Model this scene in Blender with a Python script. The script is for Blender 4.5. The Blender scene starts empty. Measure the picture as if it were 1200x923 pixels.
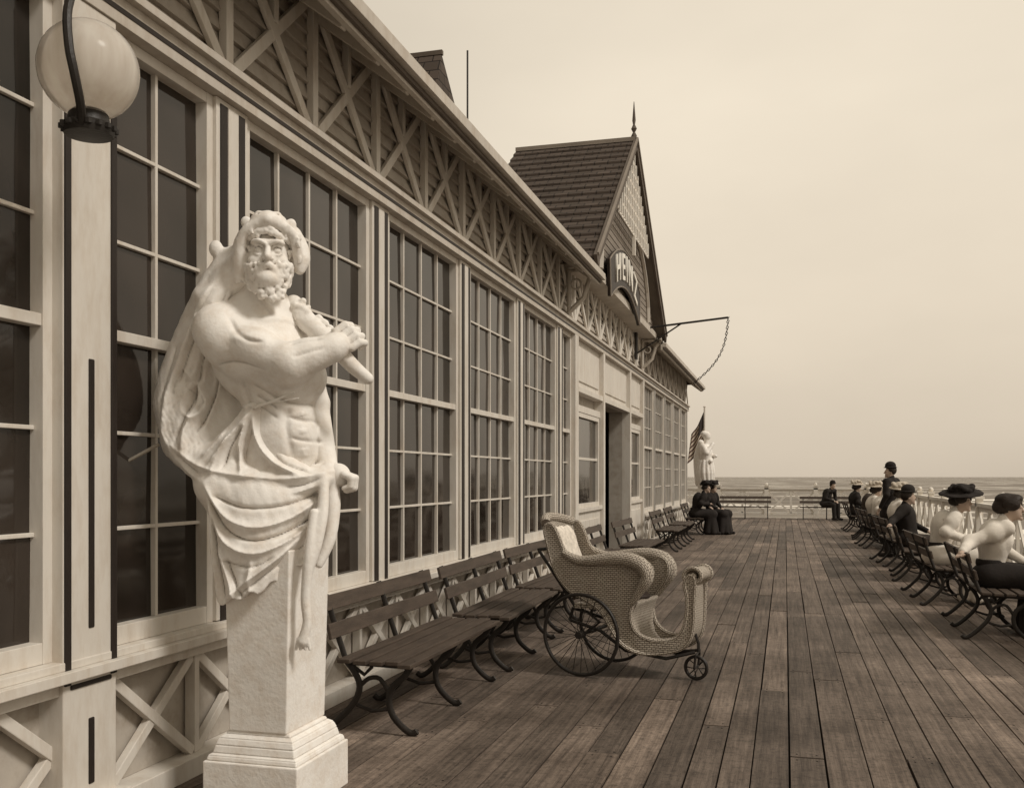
import bpy, bmesh, math, random
import numpy as np
from mathutils import Vector, Matrix
random.seed(7); np.random.seed(7)
sc=bpy.context.scene
COL=sc.collection
YAW=math.atan(320/1150.0); CA=math.cos(YAW); SA=math.sin(YAW)
FX=-2.89

# ---------------------------------------------------------------- materials
def nodes(name):
    m=bpy.data.materials.new(name); m.use_nodes=True
    nt=m.node_tree; b=nt.nodes['Principled BSDF']
    return m,nt,b
def N(nt,t,**k):
    n=nt.nodes.new(t)
    for a,v in k.items():
        if a in n.inputs: n.inputs[a].default_value=v
        else: setattr(n,a,v)
    return n
def mat(name,c,rough=.7,var=.15,scale=3.0,bump=.15,bscale=60,stretch=(1,1,1),spec=.3,dirt=0.0,metal=0,coord='Object',cavity=0):
    m,nt,b=nodes(name); L=nt.links.new
    tc=N(nt,'ShaderNodeTexCoord'); mp=N(nt,'ShaderNodeMapping'); mp.inputs['Scale'].default_value=stretch
    L(tc.outputs[coord],mp.inputs['Vector'])
    n1=N(nt,'ShaderNodeTexNoise',Scale=scale,Detail=6.0,Roughness=.65); L(mp.outputs[0],n1.inputs['Vector'])
    r=N(nt,'ShaderNodeValToRGB'); L(n1.outputs['Fac'],r.inputs[0])
    r.color_ramp.elements[0].position=.3; r.color_ramp.elements[1].position=.7
    r.color_ramp.elements[0].color=(*[x*(1-var) for x in c],1); r.color_ramp.elements[1].color=(*[min(1,x*(1+var)) for x in c],1)
    out=r.outputs[0]
    if dirt>0:
        n3=N(nt,'ShaderNodeTexNoise',Scale=scale*5,Detail=8.0,Roughness=.7); L(mp.outputs[0],n3.inputs['Vector'])
        r3=N(nt,'ShaderNodeValToRGB'); L(n3.outputs['Fac'],r3.inputs[0])
        r3.color_ramp.elements[0].position=.32; r3.color_ramp.elements[1].position=.55
        g=1-dirt; r3.color_ramp.elements[0].color=(g,g*.95,g*.9,1); r3.color_ramp.elements[1].color=(1,1,1,1)
        mx=N(nt,'ShaderNodeMix',data_type='RGBA',blend_type='MULTIPLY'); mx.inputs[0].default_value=1
        L(out,mx.inputs[6]); L(r3.outputs[0],mx.inputs[7]); out=mx.outputs[2]
    if cavity>0:   # occlusion-like shade, with some grime, put into the colour of carved hollows
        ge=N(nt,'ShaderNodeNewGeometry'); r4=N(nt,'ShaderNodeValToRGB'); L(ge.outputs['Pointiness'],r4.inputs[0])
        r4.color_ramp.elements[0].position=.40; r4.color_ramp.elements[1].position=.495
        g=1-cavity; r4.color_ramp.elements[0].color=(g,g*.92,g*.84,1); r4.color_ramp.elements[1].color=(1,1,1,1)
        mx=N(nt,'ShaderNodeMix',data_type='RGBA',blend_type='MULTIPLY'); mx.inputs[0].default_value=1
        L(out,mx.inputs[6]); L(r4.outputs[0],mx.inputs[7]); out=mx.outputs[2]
    L(out,b.inputs['Base Color'])
    b.inputs['Roughness'].default_value=rough; b.inputs['Metallic'].default_value=metal
    b.inputs['Specular IOR Level'].default_value=spec
    if bump>0:
        n2=N(nt,'ShaderNodeTexNoise',Scale=bscale,Detail=5.0); L(mp.outputs[0],n2.inputs['Vector'])
        bp=N(nt,'ShaderNodeBump',Strength=bump,Distance=.01); L(n2.outputs['Fac'],bp.inputs['Height']); L(bp.outputs[0],b.inputs['Normal'])
    return m
M={}
M['paint']=mat('weathered_light_paint',(.52,.475,.415),.6,.10,1.5,.12,40,stretch=(1,1,.35),dirt=.16)
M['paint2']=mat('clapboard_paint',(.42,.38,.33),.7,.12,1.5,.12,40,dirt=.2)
M['trimdark']=mat('dark_trim_paint',(.022,.016,.013),.5,.2,3,.08)
M['white']=mat('white_paint',(.64,.60,.54),.55,.08,2,.1,40,stretch=(1,1,.3),dirt=.14)
M['railwhite']=mat('white_railing_paint',(.78,.74,.67),.55,.06,2,.1,40,dirt=.08)
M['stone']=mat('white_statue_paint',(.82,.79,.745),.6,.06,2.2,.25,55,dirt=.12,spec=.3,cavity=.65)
M['iron']=mat('black_iron',(.02,.016,.013),.5,.3,8,.2,80,spec=.4)
M['slat']=mat('bench_slats',(.07,.052,.04),.6,.35,3,.2,30,stretch=(6,1,6))
M['gable']=mat('gable_paint',(.11,.088,.07),.7,.2,2,.1)
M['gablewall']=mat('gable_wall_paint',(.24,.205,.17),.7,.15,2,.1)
M['board']=mat('sign_board',(.03,.022,.018),.5,.2,3,.1)
M['letter']=mat('sign_letter_paint',(.8,.76,.68),.5,.05,3,.05)
M['skin']=mat('skin',(.45,.34,.27),.55,.08,6,.05)
M['black']=mat('black_cloth',(.02,.016,.014),.9,.3,6,.3,50)
M['darkc']=mat('dark_brown_cloth',(.045,.034,.027),.9,.3,6,.3,50)
M['wcloth']=mat('white_cloth',(.7,.65,.58),.85,.1,6,.3,35)
M['gcloth']=mat('grey_cloth',(.20,.17,.14),.85,.15,6,.3,35)
M['hair']=mat('dark_hair',(.025,.017,.012),.6,.3,10,.5,70)
M['straw']=mat('straw_hat',(.5,.44,.36),.8,.1,10,.3,90)
M['cushion']=mat('light_cushion',(.66,.60,.52),.9,.25,24,.5,40)
M['dcushion']=mat('dark_leather',(.03,.02,.016),.5,.2,8,.1,60)
M['interior']=mat('interior_dark',(.012,.009,.007),.9,.2,2,0)
M['metal']=mat('painted_rod',(.4,.36,.3),.5,.1,5,.1)
def glassmat():
    m,nt,b=nodes('window_glass'); L=nt.links.new
    tc=N(nt,'ShaderNodeTexCoord')
    n=N(nt,'ShaderNodeTexNoise',Scale=1.1,Detail=3.0); L(tc.outputs['Object'],n.inputs['Vector'])
    r=N(nt,'ShaderNodeValToRGB'); L(n.outputs['Fac'],r.inputs[0])
    r.color_ramp.elements[0].position=.3; r.color_ramp.elements[1].position=.75
    r.color_ramp.elements[0].color=(.008,.006,.004,1); r.color_ramp.elements[1].color=(.045,.034,.027,1)
    L(r.outputs[0],b.inputs['Base Color']); b.inputs['Roughness'].default_value=.07
    b.inputs['IOR'].default_value=1.5
    n2=N(nt,'ShaderNodeTexNoise',Scale=2.2,Detail=1.5); L(tc.outputs['Object'],n2.inputs['Vector'])
    bp=N(nt,'ShaderNodeBump',Strength=.35,Distance=.01); L(n2.outputs['Fac'],bp.inputs['Height']); L(bp.outputs[0],b.inputs['Normal'])
    return m
M['glass']=glassmat()
def deckmat():
    m,nt,b=nodes('deck_planks'); L=nt.links.new
    tc=N(nt,'ShaderNodeTexCoord'); at=N(nt,'ShaderNodeAttribute',attribute_name='tone')
    mp=N(nt,'ShaderNodeMapping'); mp.inputs['Scale'].default_value=(22,.7,22); L(tc.outputs['Object'],mp.inputs['Vector'])
    add=N(nt,'ShaderNodeVectorMath',operation='ADD'); sc2=N(nt,'ShaderNodeVectorMath',operation='SCALE'); sc2.inputs['Scale'].default_value=37.0
    L(at.outputs['Color'],sc2.inputs[0]); L(mp.outputs[0],add.inputs[0]); L(sc2.outputs[0],add.inputs[1])
    n=N(nt,'ShaderNodeTexNoise',Scale=1.6,Detail=9.0,Roughness=.75); L(add.outputs[0],n.inputs['Vector'])
    r=N(nt,'ShaderNodeValToRGB'); L(n.outputs['Fac'],r.inputs[0])
    r.color_ramp.elements[0].position=.30; r.color_ramp.elements[1].position=.70
    r.color_ramp.elements[0].color=(.060,.045,.036,1); r.color_ramp.elements[1].color=(.25,.20,.163,1)
    n3=N(nt,'ShaderNodeTexNoise',Scale=.7,Detail=10.0,Roughness=.75); L(tc.outputs['Object'],n3.inputs['Vector'])
    r3=N(nt,'ShaderNodeValToRGB'); L(n3.outputs['Fac'],r3.inputs[0]); r3.color_ramp.elements[0].position=.38; r3.color_ramp.elements[1].position=.60
    r3.color_ramp.elements[0].color=(.52,.50,.48,1); r3.color_ramp.elements[1].color=(1.12,1.12,1.12,1); x=r3.color_ramp.elements.new(.68); x.color=(1.7,1.7,1.68,1)
    n5=N(nt,'ShaderNodeTexNoise',Scale=26.0,Detail=4.0,Roughness=.7); L(tc.outputs['Object'],n5.inputs['Vector'])
    r5=N(nt,'ShaderNodeValToRGB'); L(n5.outputs['Fac'],r5.inputs[0]); r5.color_ramp.elements[0].position=.36; r5.color_ramp.elements[1].position=.5
    r5.color_ramp.elements[0].color=(.6,.6,.6,1); r5.color_ramp.elements[1].color=(1,1,1,1)
    def mul_(a,c):
        q=N(nt,'ShaderNodeMix',data_type='RGBA',blend_type='MULTIPLY'); q.inputs[0].default_value=1; L(a,q.inputs[6]); L(c,q.inputs[7]); return q.outputs[2]
    o=mul_(mul_(mul_(r.outputs[0],r3.outputs[0]),at.outputs['Color']),r5.outputs[0]); L(o,b.inputs['Base Color'])
    b.inputs['Roughness'].default_value=.7; b.inputs['Specular IOR Level'].default_value=.3
    bp=N(nt,'ShaderNodeBump',Strength=.6,Distance=.008); L(n.outputs['Fac'],bp.inputs['Height']); L(bp.outputs[0],b.inputs['Normal'])
    return m
M['deck']=deckmat()
def brickish(name,c1,c2,cm,w,h,mortar,rough=.8,bump=.6,dist=.01):
    m,nt,b=nodes(name); L=nt.links.new
    tc=N(nt,'ShaderNodeTexCoord'); br=N(nt,'ShaderNodeTexBrick')
    br.inputs['Scale'].default_value=1; br.inputs['Brick Width'].default_value=w; br.inputs['Row Height'].default_value=h
    br.inputs['Mortar Size'].default_value=mortar; br.inputs['Mortar Smooth'].default_value=.6
    br.inputs['Color1'].default_value=(*c1,1); br.inputs['Color2'].default_value=(*c2,1); br.inputs['Mortar'].default_value=(*cm,1)
    L(tc.outputs['UV'],br.inputs['Vector']); L(br.outputs['Color'],b.inputs['Base Color'])
    b.inputs['Roughness'].default_value=rough; b.inputs['Specular IOR Level'].default_value=.25
    bp=N(nt,'ShaderNodeBump',Strength=bump,Distance=dist); bp.invert=True; L(br.outputs['Fac'],bp.inputs['Height']); L(bp.outputs[0],b.inputs['Normal'])
    return m
M['shingle']=brickish('roof_shingles',(.085,.065,.052),(.055,.042,.033),(.02,.015,.012),.22,.16,.012)
M['wicker']=brickish('wicker_weave',(.58,.52,.44),(.47,.41,.34),(.11,.085,.065),.032,.015,.0028,.7,.9,.006)
def watermat():
    m,nt,b=nodes('sea_water'); L=nt.links.new
    tc=N(nt,'ShaderNodeTexCoord'); mp=N(nt,'ShaderNodeMapping'); mp.inputs['Scale'].default_value=(.014,.030,1); mp.inputs['Rotation'].default_value=(0,0,.25)
    L(tc.outputs['Object'],mp.inputs['Vector'])
    n=N(nt,'ShaderNodeTexNoise',Scale=1,Detail=12.0,Roughness=.66); L(mp.outputs[0],n.inputs['Vector'])
    r=N(nt,'ShaderNodeValToRGB'); L(n.outputs['Fac'],r.inputs[0])
    e=r.color_ramp.elements; e[0].position=.32; e[0].color=(.10,.083,.068,1); e[1].position=.55; e[1].color=(.22,.19,.155,1)
    x=e.new(.60); x.color=(.85,.8,.72,1)
    L(r.outputs[0],b.inputs['Base Color']); b.inputs['Roughness'].default_value=.6; b.inputs['Specular IOR Level'].default_value=.2
    bp=N(nt,'ShaderNodeBump',Strength=.4,Distance=1.0); L(n.outputs['Fac'],bp.inputs['Height']); L(bp.outputs[0],b.inputs['Normal'])
    return m
M['water']=watermat()
def globemat():
    m,nt,b=nodes('frosted_globe'); L=nt.links.new
    tc=N(nt,'ShaderNodeTexCoord'); mp=N(nt,'ShaderNodeMapping'); mp.inputs['Scale'].default_value=(9,9,1.2); L(tc.outputs['Object'],mp.inputs['Vector'])
    n=N(nt,'ShaderNodeTexNoise',Scale=2.0,Detail=6.0); L(mp.outputs[0],n.inputs['Vector'])
    r=N(nt,'ShaderNodeValToRGB'); L(n.outputs['Fac'],r.inputs[0]); r.color_ramp.elements[0].position=.3; r.color_ramp.elements[1].position=.7
    r.color_ramp.elements[0].color=(.68,.62,.55,1); r.color_ramp.elements[1].color=(.88,.84,.78,1); L(r.outputs[0],b.inputs['Base Color'])
    b.inputs['Roughness'].default_value=.16; b.inputs['Transmission Weight'].default_value=.55; b.inputs['IOR'].default_value=1.12
    return m
M['globe']=globemat()
def flagmat():
    m,nt,b=nodes('striped_flag'); L=nt.links.new
    tc=N(nt,'ShaderNodeTexCoord'); sp=N(nt,'ShaderNodeSeparateXYZ'); L(tc.outputs['UV'],sp.inputs[0])
    mu=N(nt,'ShaderNodeMath',operation='MULTIPLY'); mu.inputs[1].default_value=6.5; L(sp.outputs[1],mu.inputs[0])
    fr=N(nt,'ShaderNodeMath',operation='FRACT'); L(mu.outputs[0],fr.inputs[0])
    gt=N(nt,'ShaderNodeMath',operation='GREATER_THAN'); gt.inputs[1].default_value=.5; L(fr.outputs[0],gt.inputs[0])
    mx=N(nt,'ShaderNodeMix',data_type='RGBA'); L(gt.outputs[0],mx.inputs[0]); mx.inputs[6].default_value=(.09,.05,.04,1); mx.inputs[7].default_value=(.55,.47,.38,1)
    a=N(nt,'ShaderNodeMath',operation='LESS_THAN'); a.inputs[1].default_value=.4; L(sp.outputs[0],a.inputs[0])
    c=N(nt,'ShaderNodeMath',operation='GREATER_THAN'); c.inputs[1].default_value=.46; L(sp.outputs[1],c.inputs[0])
    mm=N(nt,'ShaderNodeMath',operation='MULTIPLY'); L(a.outputs[0],mm.inputs[0]); L(c.outputs[0],mm.inputs[1])
    m2=N(nt,'ShaderNodeMix',data_type='RGBA'); L(mm.outputs[0],m2.inputs[0]); L(mx.outputs[2],m2.inputs[6]); m2.inputs[7].default_value=(.05,.04,.035,1)
    L(m2.outputs[2],b.inputs['Base Color']); b.inputs['Roughness'].default_value=.9
    return m
M['flag']=flagmat()

# ---------------------------------------------------------------- builders
class MB:
    def __init__(s): s.v=[];s.f=[];s.uv=[];s.m=[];s.tone=[]
    def add(s,vs,fs,m=0,uvs=None,tone=1.0):
        o=len(s.v); s.v+= [tuple(v) for v in vs]
        for i,f in enumerate(fs):
            s.f.append(tuple(o+j for j in f)); s.m.append(m); s.uv.append(uvs[i] if uvs else None); s.tone.append(tone)
    def box(s,lo,hi,m=0,tone=1.0):
        x0,y0,z0=lo;x1,y1,z1=hi
        vs=[(x0,y0,z0),(x1,y0,z0),(x1,y1,z0),(x0,y1,z0),(x0,y0,z1),(x1,y0,z1),(x1,y1,z1),(x0,y1,z1)]
        s.add(vs,[(0,3,2,1),(4,5,6,7),(0,1,5,4),(1,2,6,5),(2,3,7,6),(3,0,4,7)],m,None,tone)
    def beam(s,p0,p1,w,t,up=(1,0,0),m=0):
        p0=Vector(p0);p1=Vector(p1);d=(p1-p0).normalized();u=Vector(up)
        sd=d.cross(u).normalized(); u=sd.cross(d).normalized()
        vs=[]
        for p in (p0,p1):
            for a,b in ((-1,-1),(1,-1),(1,1),(-1,1)): vs.append(p+sd*a*w/2+u*b*t/2)
        s.add(vs,[(0,3,2,1),(4,5,6,7),(0,1,5,4),(1,2,6,5),(2,3,7,6),(3,0,4,7)],m)
    def tube(s,pts,r,n=8,m=0,closed=False,flat=None):
        pts=[Vector(p) for p in pts]; k=len(pts); rs=r if isinstance(r,(list,tuple)) else [r]*k
        T=[]
        for i in range(k):
            a=pts[i-1] if (i>0 or closed) else pts[i]; b=pts[(i+1)%k] if (i<k-1 or closed) else pts[i]
            T.append((b-a).normalized())
        u=Vector((0,0,1)) if abs(T[0].z)<.9 else Vector((1,0,0))
        if flat: u=Vector(flat[0])
        vs=[];ln=[0]
        for i in range(k):
            sd=T[i].cross(u).normalized(); uu=sd.cross(T[i]).normalized()
            if not flat: u=uu
            fa,fb=(flat[1],flat[2]) if flat else (1,1)
            for j in range(n):
                a=2*math.pi*(j+.5)/n
                vs.append(pts[i]+uu*math.cos(a)*rs[i]*fa+sd*math.sin(a)*rs[i]*fb)
            if i: ln.append(ln[-1]+(pts[i]-pts[i-1]).length)
        fs=[];uvs=[]
        kk=k if closed else k-1
        for i in range(kk):
            i2=(i+1)%k; l2=ln[i2] if i2 else ln[i]+(pts[i]-pts[0]).length
            for j in range(n):
                j2=(j+1)%n
                fs.append((i*n+j,i*n+j2,i2*n+j2,i2*n+j))
                c=2*math.pi*rs[i]/n
                uvs.append([(ln[i],j*c),(ln[i],(j+1)*c),(l2,(j+1)*c),(l2,j*c)])
        if not closed:
            fs.append(tuple(range(n))[::-1]); fs.append(tuple((k-1)*n+j for j in range(n)))
            uvs+=[[(0,0)]*n,[(0,0)]*n]
        s.add(vs,fs,m,uvs)
    def lathe(s,prof,n=24,c=(0,0,0),m=0):
        vs=[];fs=[]
        for r,z in prof:
            for j in range(n):
                a=2*math.pi*j/n; vs.append((c[0]+r*math.cos(a),c[1]+r*math.sin(a),c[2]+z))
        for i in range(len(prof)-1):
            for j in range(n):
                j2=(j+1)%n; fs.append((i*n+j,i*n+j2,(i+1)*n+j2,(i+1)*n+j))
        fs.append(tuple(range(n))[::-1]); fs.append(tuple((len(prof)-1)*n+j for j in range(n)))
        s.add(vs,fs,m)
    def prism(s,poly,fn,m=0):
        k=len(poly); vs=[fn(p[0],p[1],0) for p in poly]+[fn(p[0],p[1],1) for p in poly]
        fs=[tuple(range(k))[::-1],tuple(range(k,2*k))]+[(i,(i+1)%k,k+(i+1)%k,k+i) for i in range(k)]
        uvs=[[poly[i] for i in range(k)][::-1],[poly[i] for i in range(k)]]+[[(0,0),(.05,0),(.05,.02),(0,.02)]]*k
        s.add(vs,fs,m,uvs)
    def grid(s,P,m=0,thick=0,us=1,vs_=1):
        ni=len(P);nj=len(P[0]); vs=[Vector(p) for row in P for p in row]
        fs=[];uvs=[]
        for i in range(ni-1):
            for j in range(nj-1):
                fs.append((i*nj+j,i*nj+j+1,(i+1)*nj+j+1,(i+1)*nj+j))
                uvs.append([(i*us/(ni-1),j*vs_/(nj-1)),(i*us/(ni-1),(j+1)*vs_/(nj-1)),((i+1)*us/(ni-1),(j+1)*vs_/(nj-1)),((i+1)*us/(ni-1),j*vs_/(nj-1))])
        s.add(vs,fs,m,uvs)
    def obj(s,name,mats,parent=None,smooth=False,bevel=0,label=None,solid=0,fix=True):
        me=bpy.data.meshes.new(name); me.from_pydata(s.v,[],s.f)
        for m in mats: me.materials.append(M[m])
        uvl=me.uv_layers.new(name='UVMap')
        V=s.v; dat=[]
        for f,uv in zip(s.f,s.uv):
            if uv is None:
                a=Vector(V[f[0]]);b=Vector(V[f[1]]);c=Vector(V[f[2]]); n=(b-a).cross(c-a)
                ax=max(range(3),key=lambda i:abs(n[i])); o=[i for i in range(3) if i!=ax]
                for j in f: dat+= [V[j][o[0]],V[j][o[1]]]
            else:
                for q in uv: dat+=[q[0],q[1]]
        uvl.data.foreach_set('uv',dat)
        me.polygons.foreach_set('material_index',s.m)
        if any(t!=1.0 for t in s.tone):
            at=me.attributes.new('tone','FLOAT_COLOR','FACE')
            d=[]
            for t in s.tone: d+= [t,t*.985,t*.97,1]
            at.data.foreach_set('color',d)
        if fix:
            bm=bmesh.new(); bm.from_mesh(me); bmesh.ops.recalc_face_normals(bm,faces=bm.faces); bm.to_mesh(me); bm.free()
        me.update()
        if smooth:
            me.polygons.foreach_set('use_smooth',[True]*len(me.polygons)); me.set_sharp_from_angle(angle=math.radians(40))
        return mk(name,me,parent,bevel,label,solid)
def mk(name,me,parent=None,bevel=0,label=None,solid=0):
    o=bpy.data.objects.new(name,me); COL.objects.link(o)
    if parent: o.parent=parent
    if solid:
        md=o.modifiers.new('solid','SOLIDIFY'); md.thickness=solid; md.offset=0
    if bevel:
        md=o.modifiers.new('bevel','BEVEL'); md.width=bevel; md.segments=2; md.limit_method='ANGLE'; md.angle_limit=math.radians(50)
    if label: o['label']=label
    return o
def thing(name,loc,label,cat,rz=0,group=None):
    e=bpy.data.objects.new(name,None); COL.objects.link(e); e.location=loc; e.rotation_euler=(0,0,rz)
    e.empty_display_size=.2; e['label']=label; e['category']=cat
    if group: e['group']=group
    return e
def copy_thing(t,loc,rz=None,label=None):
    n=t.copy(); COL.objects.link(n); n.location=loc
    if rz is not None: n.rotation_euler=(0,0,rz)
    if label: n['label']=label
    def rec(src,dst):
        for ch in list(src.children):
            c=ch.copy(); COL.objects.link(c); c.parent=dst; rec(ch,c)
    rec(t,n)
    return n

# ---------------------------------------------------------------- SDF sculpting
def spline(pts,n=4):
    P=[Vector(p) for p in pts]; Q=[]
    for i in range(len(P)-1):
        p0=P[max(0,i-1)];p1=P[i];p2=P[i+1];p3=P[min(len(P)-1,i+2)]
        for j in range(n):
            t=j/n; Q.append(.5*((2*p1)+(p2-p0)*t+(2*p0-5*p1+4*p2-p3)*t*t+(3*p1-p0-3*p2+p3)*t**3))
    Q.append(P[-1]); return Q
class Sdf:
    def __init__(s,lo,hi,h):
        s.h=h; s.lo=np.array(lo,float); n=np.ceil((np.array(hi)-s.lo)/h).astype(int)+1
        s.n=n; s.F=np.full(n,1.0,np.float32); s.ax=[(s.lo[i]+np.arange(n[i])*h).astype(np.float32) for i in range(3)]
    def win(s,lo,hi):
        sl=[]
        for i in range(3):
            a=max(0,int((lo[i]-s.lo[i])/s.h)-1); b=min(s.n[i],int((hi[i]-s.lo[i])/s.h)+3)
            if b<=a: return None
            sl.append(slice(a,b))
        return tuple(sl)
    def xyz(s,sl):
        return (s.ax[0][sl[0]][:,None,None],s.ax[1][sl[1]][None,:,None],s.ax[2][sl[2]][None,None,:])
    def comb(s,sl,d,k,mode):
        F=s.F[sl]
        F2=-F if mode=='sub' else F
        hh=np.maximum(k-np.abs(F2-d),0)/k
        r=np.minimum(F2,d)-hh*hh*k*.25
        s.F[sl]=-r if mode=='sub' else r
    def cap(s,a,b,ra,rb=None,k=.02,mode='add'):
        if rb is None: rb=ra
        a=np.array(a,float);b=np.array(b,float);R=max(ra,rb)+k+3*s.h
        sl=s.win(np.minimum(a,b)-R,np.maximum(a,b)+R)
        if sl is None: return
        x,y,z=s.xyz(sl); ab=b-a; L=max(ab@ab,1e-9)
        t=np.clip(((x-a[0])*ab[0]+(y-a[1])*ab[1]+(z-a[2])*ab[2])/L,0,1)
        d=np.sqrt((x-a[0]-t*ab[0])**2+(y-a[1]-t*ab[1])**2+(z-a[2]-t*ab[2])**2)-(ra+(rb-ra)*t)
        s.comb(sl,d.astype(np.float32),k,mode)
    def ell(s,c,r,k=.02,mode='add',rot=None,cut=None):
        c=np.array(c,float); r=np.array(r if hasattr(r,'__len__') else (r,r,r),float)
        R=r.max()+k+3*s.h; rr=np.array([R]*3) if rot is not None else r+k+3*s.h
        sl=s.win(c-rr,c+rr)
        if sl is None: return
        x,y,z=s.xyz(sl); x=x-c[0];y=y-c[1];z=z-c[2]
        if rot is not None:
            m=np.array(rot)
            x,y,z=(m[0][0]*x+m[0][1]*y+m[0][2]*z, m[1][0]*x+m[1][1]*y+m[1][2]*z, m[2][0]*x+m[2][1]*y+m[2][2]*z)
        k0=np.sqrt((x/r[0])**2+(y/r[1])**2+(z/r[2])**2); k1=np.sqrt((x/r[0]**2)**2+(y/r[1]**2)**2+(z/r[2]**2)**2)+1e-6
        d=k0*(k0-1)/k1
        if cut is not None: d=np.maximum(d,cut(x,y,z))
        s.comb(sl,d.astype(np.float32),k,mode)
    def path(s,pts,rs,k=.02,mode='add'):
        if not hasattr(rs,'__len__'): rs=[rs]*len(pts)
        Q=spline(pts); R=[]
        for i in range(len(pts)-1):
            for j in range(4): R.append(rs[i]+(rs[i+1]-rs[i])*j/4)
        R.append(rs[-1])
        lo=np.min([np.array(q) for q in Q],axis=0)-max(R)-k-3*s.h; hi=np.max([np.array(q) for q in Q],axis=0)+max(R)+k+3*s.h
        sl=s.win(lo,hi)
        if sl is None: return
        x,y,z=s.xyz(sl); D=None
        for i in range(len(Q)-1):
            a=Q[i];b=Q[i+1];ab=b-a;L=max(ab.length_squared,1e-9)
            t=np.clip(((x-a.x)*ab.x+(y-a.y)*ab.y+(z-a.z)*ab.z)/L,0,1)
            d=np.sqrt((x-a.x-t*ab.x)**2+(y-a.y-t*ab.y)**2+(z-a.z-t*ab.z)**2)-(R[i]+(R[i+1]-R[i])*t)
            D=d if D is None else np.minimum(D,d)
        s.comb(sl,D.astype(np.float32),k,mode)
    def relief(s,curves,ymax=.1,p=1.5):
        X=s.ax[0][:,None].astype(float); Z=s.ax[2][None,:].astype(float); D=np.zeros((s.n[0],s.n[2]))
        for pts,wd,amp in curves:
            Q=spline([(a,c,0) for a,c in pts],5); nq=len(Q)-1; best=np.full(D.shape,9.0); tt=np.zeros(D.shape)
            for i in range(nq):
                a=Q[i];b=Q[i+1];dx=b.x-a.x;dz=b.y-a.y;L=max(dx*dx+dz*dz,1e-9)
                t=np.clip(((X-a.x)*dx+(Z-a.y)*dz)/L,0,1); d=np.sqrt((X-a.x-t*dx)**2+(Z-a.y-t*dz)**2)
                m_=d<best; best=np.where(m_,d,best); tt=np.where(m_,(i+t)/nq,tt)
            fade=np.clip(np.minimum(tt,1-tt)/.18,0,1)*.75+.25
            D+=amp*fade*np.exp(-(best/wd)**p)
        wy=np.clip((ymax-s.ax[1])/.08,0,1)
        s.F-= (D[:,None,:]*wy[None,:,None]).astype(np.float32)
    def obj(s,name,m,parent=None,label=None):
        F=s.F.copy(); F[0]=F[-1]=1;F[:,0]=F[:,-1]=1;F[:,:,0]=F[:,:,-1]=1
        S=F<0
        cnt=sum(S[i:S.shape[0]-1+i,j:S.shape[1]-1+j,k:S.shape[2]-1+k].astype(np.int8) for i in (0,1) for j in (0,1) for k in (0,1))
        act=(cnt>0)&(cnt<8); ijk=np.argwhere(act); idx=-np.ones(act.shape,np.int64); idx[act]=np.arange(len(ijk))
        acc=np.zeros((len(ijk),3));num=np.zeros(len(ijk))
        for axn in range(3):
            o=[q for q in range(3) if q!=axn]
            for a in (0,1):
                for b in (0,1):
                    c0=np.zeros(3,int);c0[o[0]]=a;c0[o[1]]=b;c1=c0.copy();c1[axn]=1
                    i0=ijk+c0;i1=ijk+c1; f0=F[i0[:,0],i0[:,1],i0[:,2]].astype(float);f1=F[i1[:,0],i1[:,1],i1[:,2]].astype(float)
                    cr=(f0<0)!=(f1<0); t=np.where(cr,f0/np.where(cr,f0-f1,1),0)
                    p=np.tile(c0.astype(float),(len(ijk),1)); p[:,axn]=t
                    acc[cr]+=p[cr]; num[cr]+=1
        V=(ijk+acc/np.maximum(num,1)[:,None])*s.h+s.lo
        faces=[]
        for axn in range(3):
            sh=[slice(None)]*3; s0=list(sh);s1=list(sh); s0[axn]=slice(0,-1); s1[axn]=slice(1,None)
            A=S[tuple(s0)];B=S[tuple(s1)]; ch=np.argwhere(A!=B)
            o=[(axn+1)%3,(axn+2)%3]
            ch=ch[(ch[:,o[0]]>0)&(ch[:,o[1]]>0)]
            inside=A[ch[:,0],ch[:,1],ch[:,2]]
            def cell(da,db):
                c=ch.copy(); c[:,o[0]]-=da; c[:,o[1]]-=db; return idx[c[:,0],c[:,1],c[:,2]]
            q=np.stack([cell(1,1),cell(0,1),cell(0,0),cell(1,0)],1)
            q[~inside]=q[~inside][:,::-1]; faces.append(q)
        Fc=np.concatenate(faces)
        me=bpy.data.meshes.new(name); me.vertices.add(len(V)); me.vertices.foreach_set('co',V.astype(np.float32).ravel())
        me.loops.add(Fc.size); me.loops.foreach_set('vertex_index',Fc.astype(np.int32).ravel())
        me.polygons.add(len(Fc)); me.polygons.foreach_set('loop_start',(np.arange(len(Fc))*4).astype(np.int32))
        me.update(calc_edges=True); me.validate()
        me.polygons.foreach_set('use_smooth',[True]*len(me.polygons))
        me.materials.append(M[m])
        return mk(name,me,parent,0,label)

# ---------------------------------------------------------------- camera, light, world
cam=bpy.data.cameras.new('camera'); co=bpy.data.objects.new('camera',cam); COL.objects.link(co); sc.camera=co
co.location=(0,0,1.5); co.rotation_euler=(math.radians(90),0,YAW)
cam.sensor_width=36; cam.lens=34.5; cam.shift_y=97/1200; cam.clip_start=.05; cam.clip_end=30000
sd=Vector((.74,-.22,.80)).normalized()
elev=math.asin(sd.z); az=math.atan2(sd.x,sd.y)
sun=bpy.data.lights.new('sun','SUN'); so=bpy.data.objects.new('sun',sun); COL.objects.link(so)
sun.energy=2.1; sun.angle=math.radians(12); sun.color=(1,.94,.86)
so.rotation_euler=sd.to_track_quat('Z','Y').to_euler(); so.location=(5,-5,12)
w=bpy.data.worlds.new('World'); sc.world=w; w.use_nodes=True; nt=w.node_tree; L=nt.links.new
bg=nt.nodes['Background']
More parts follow.
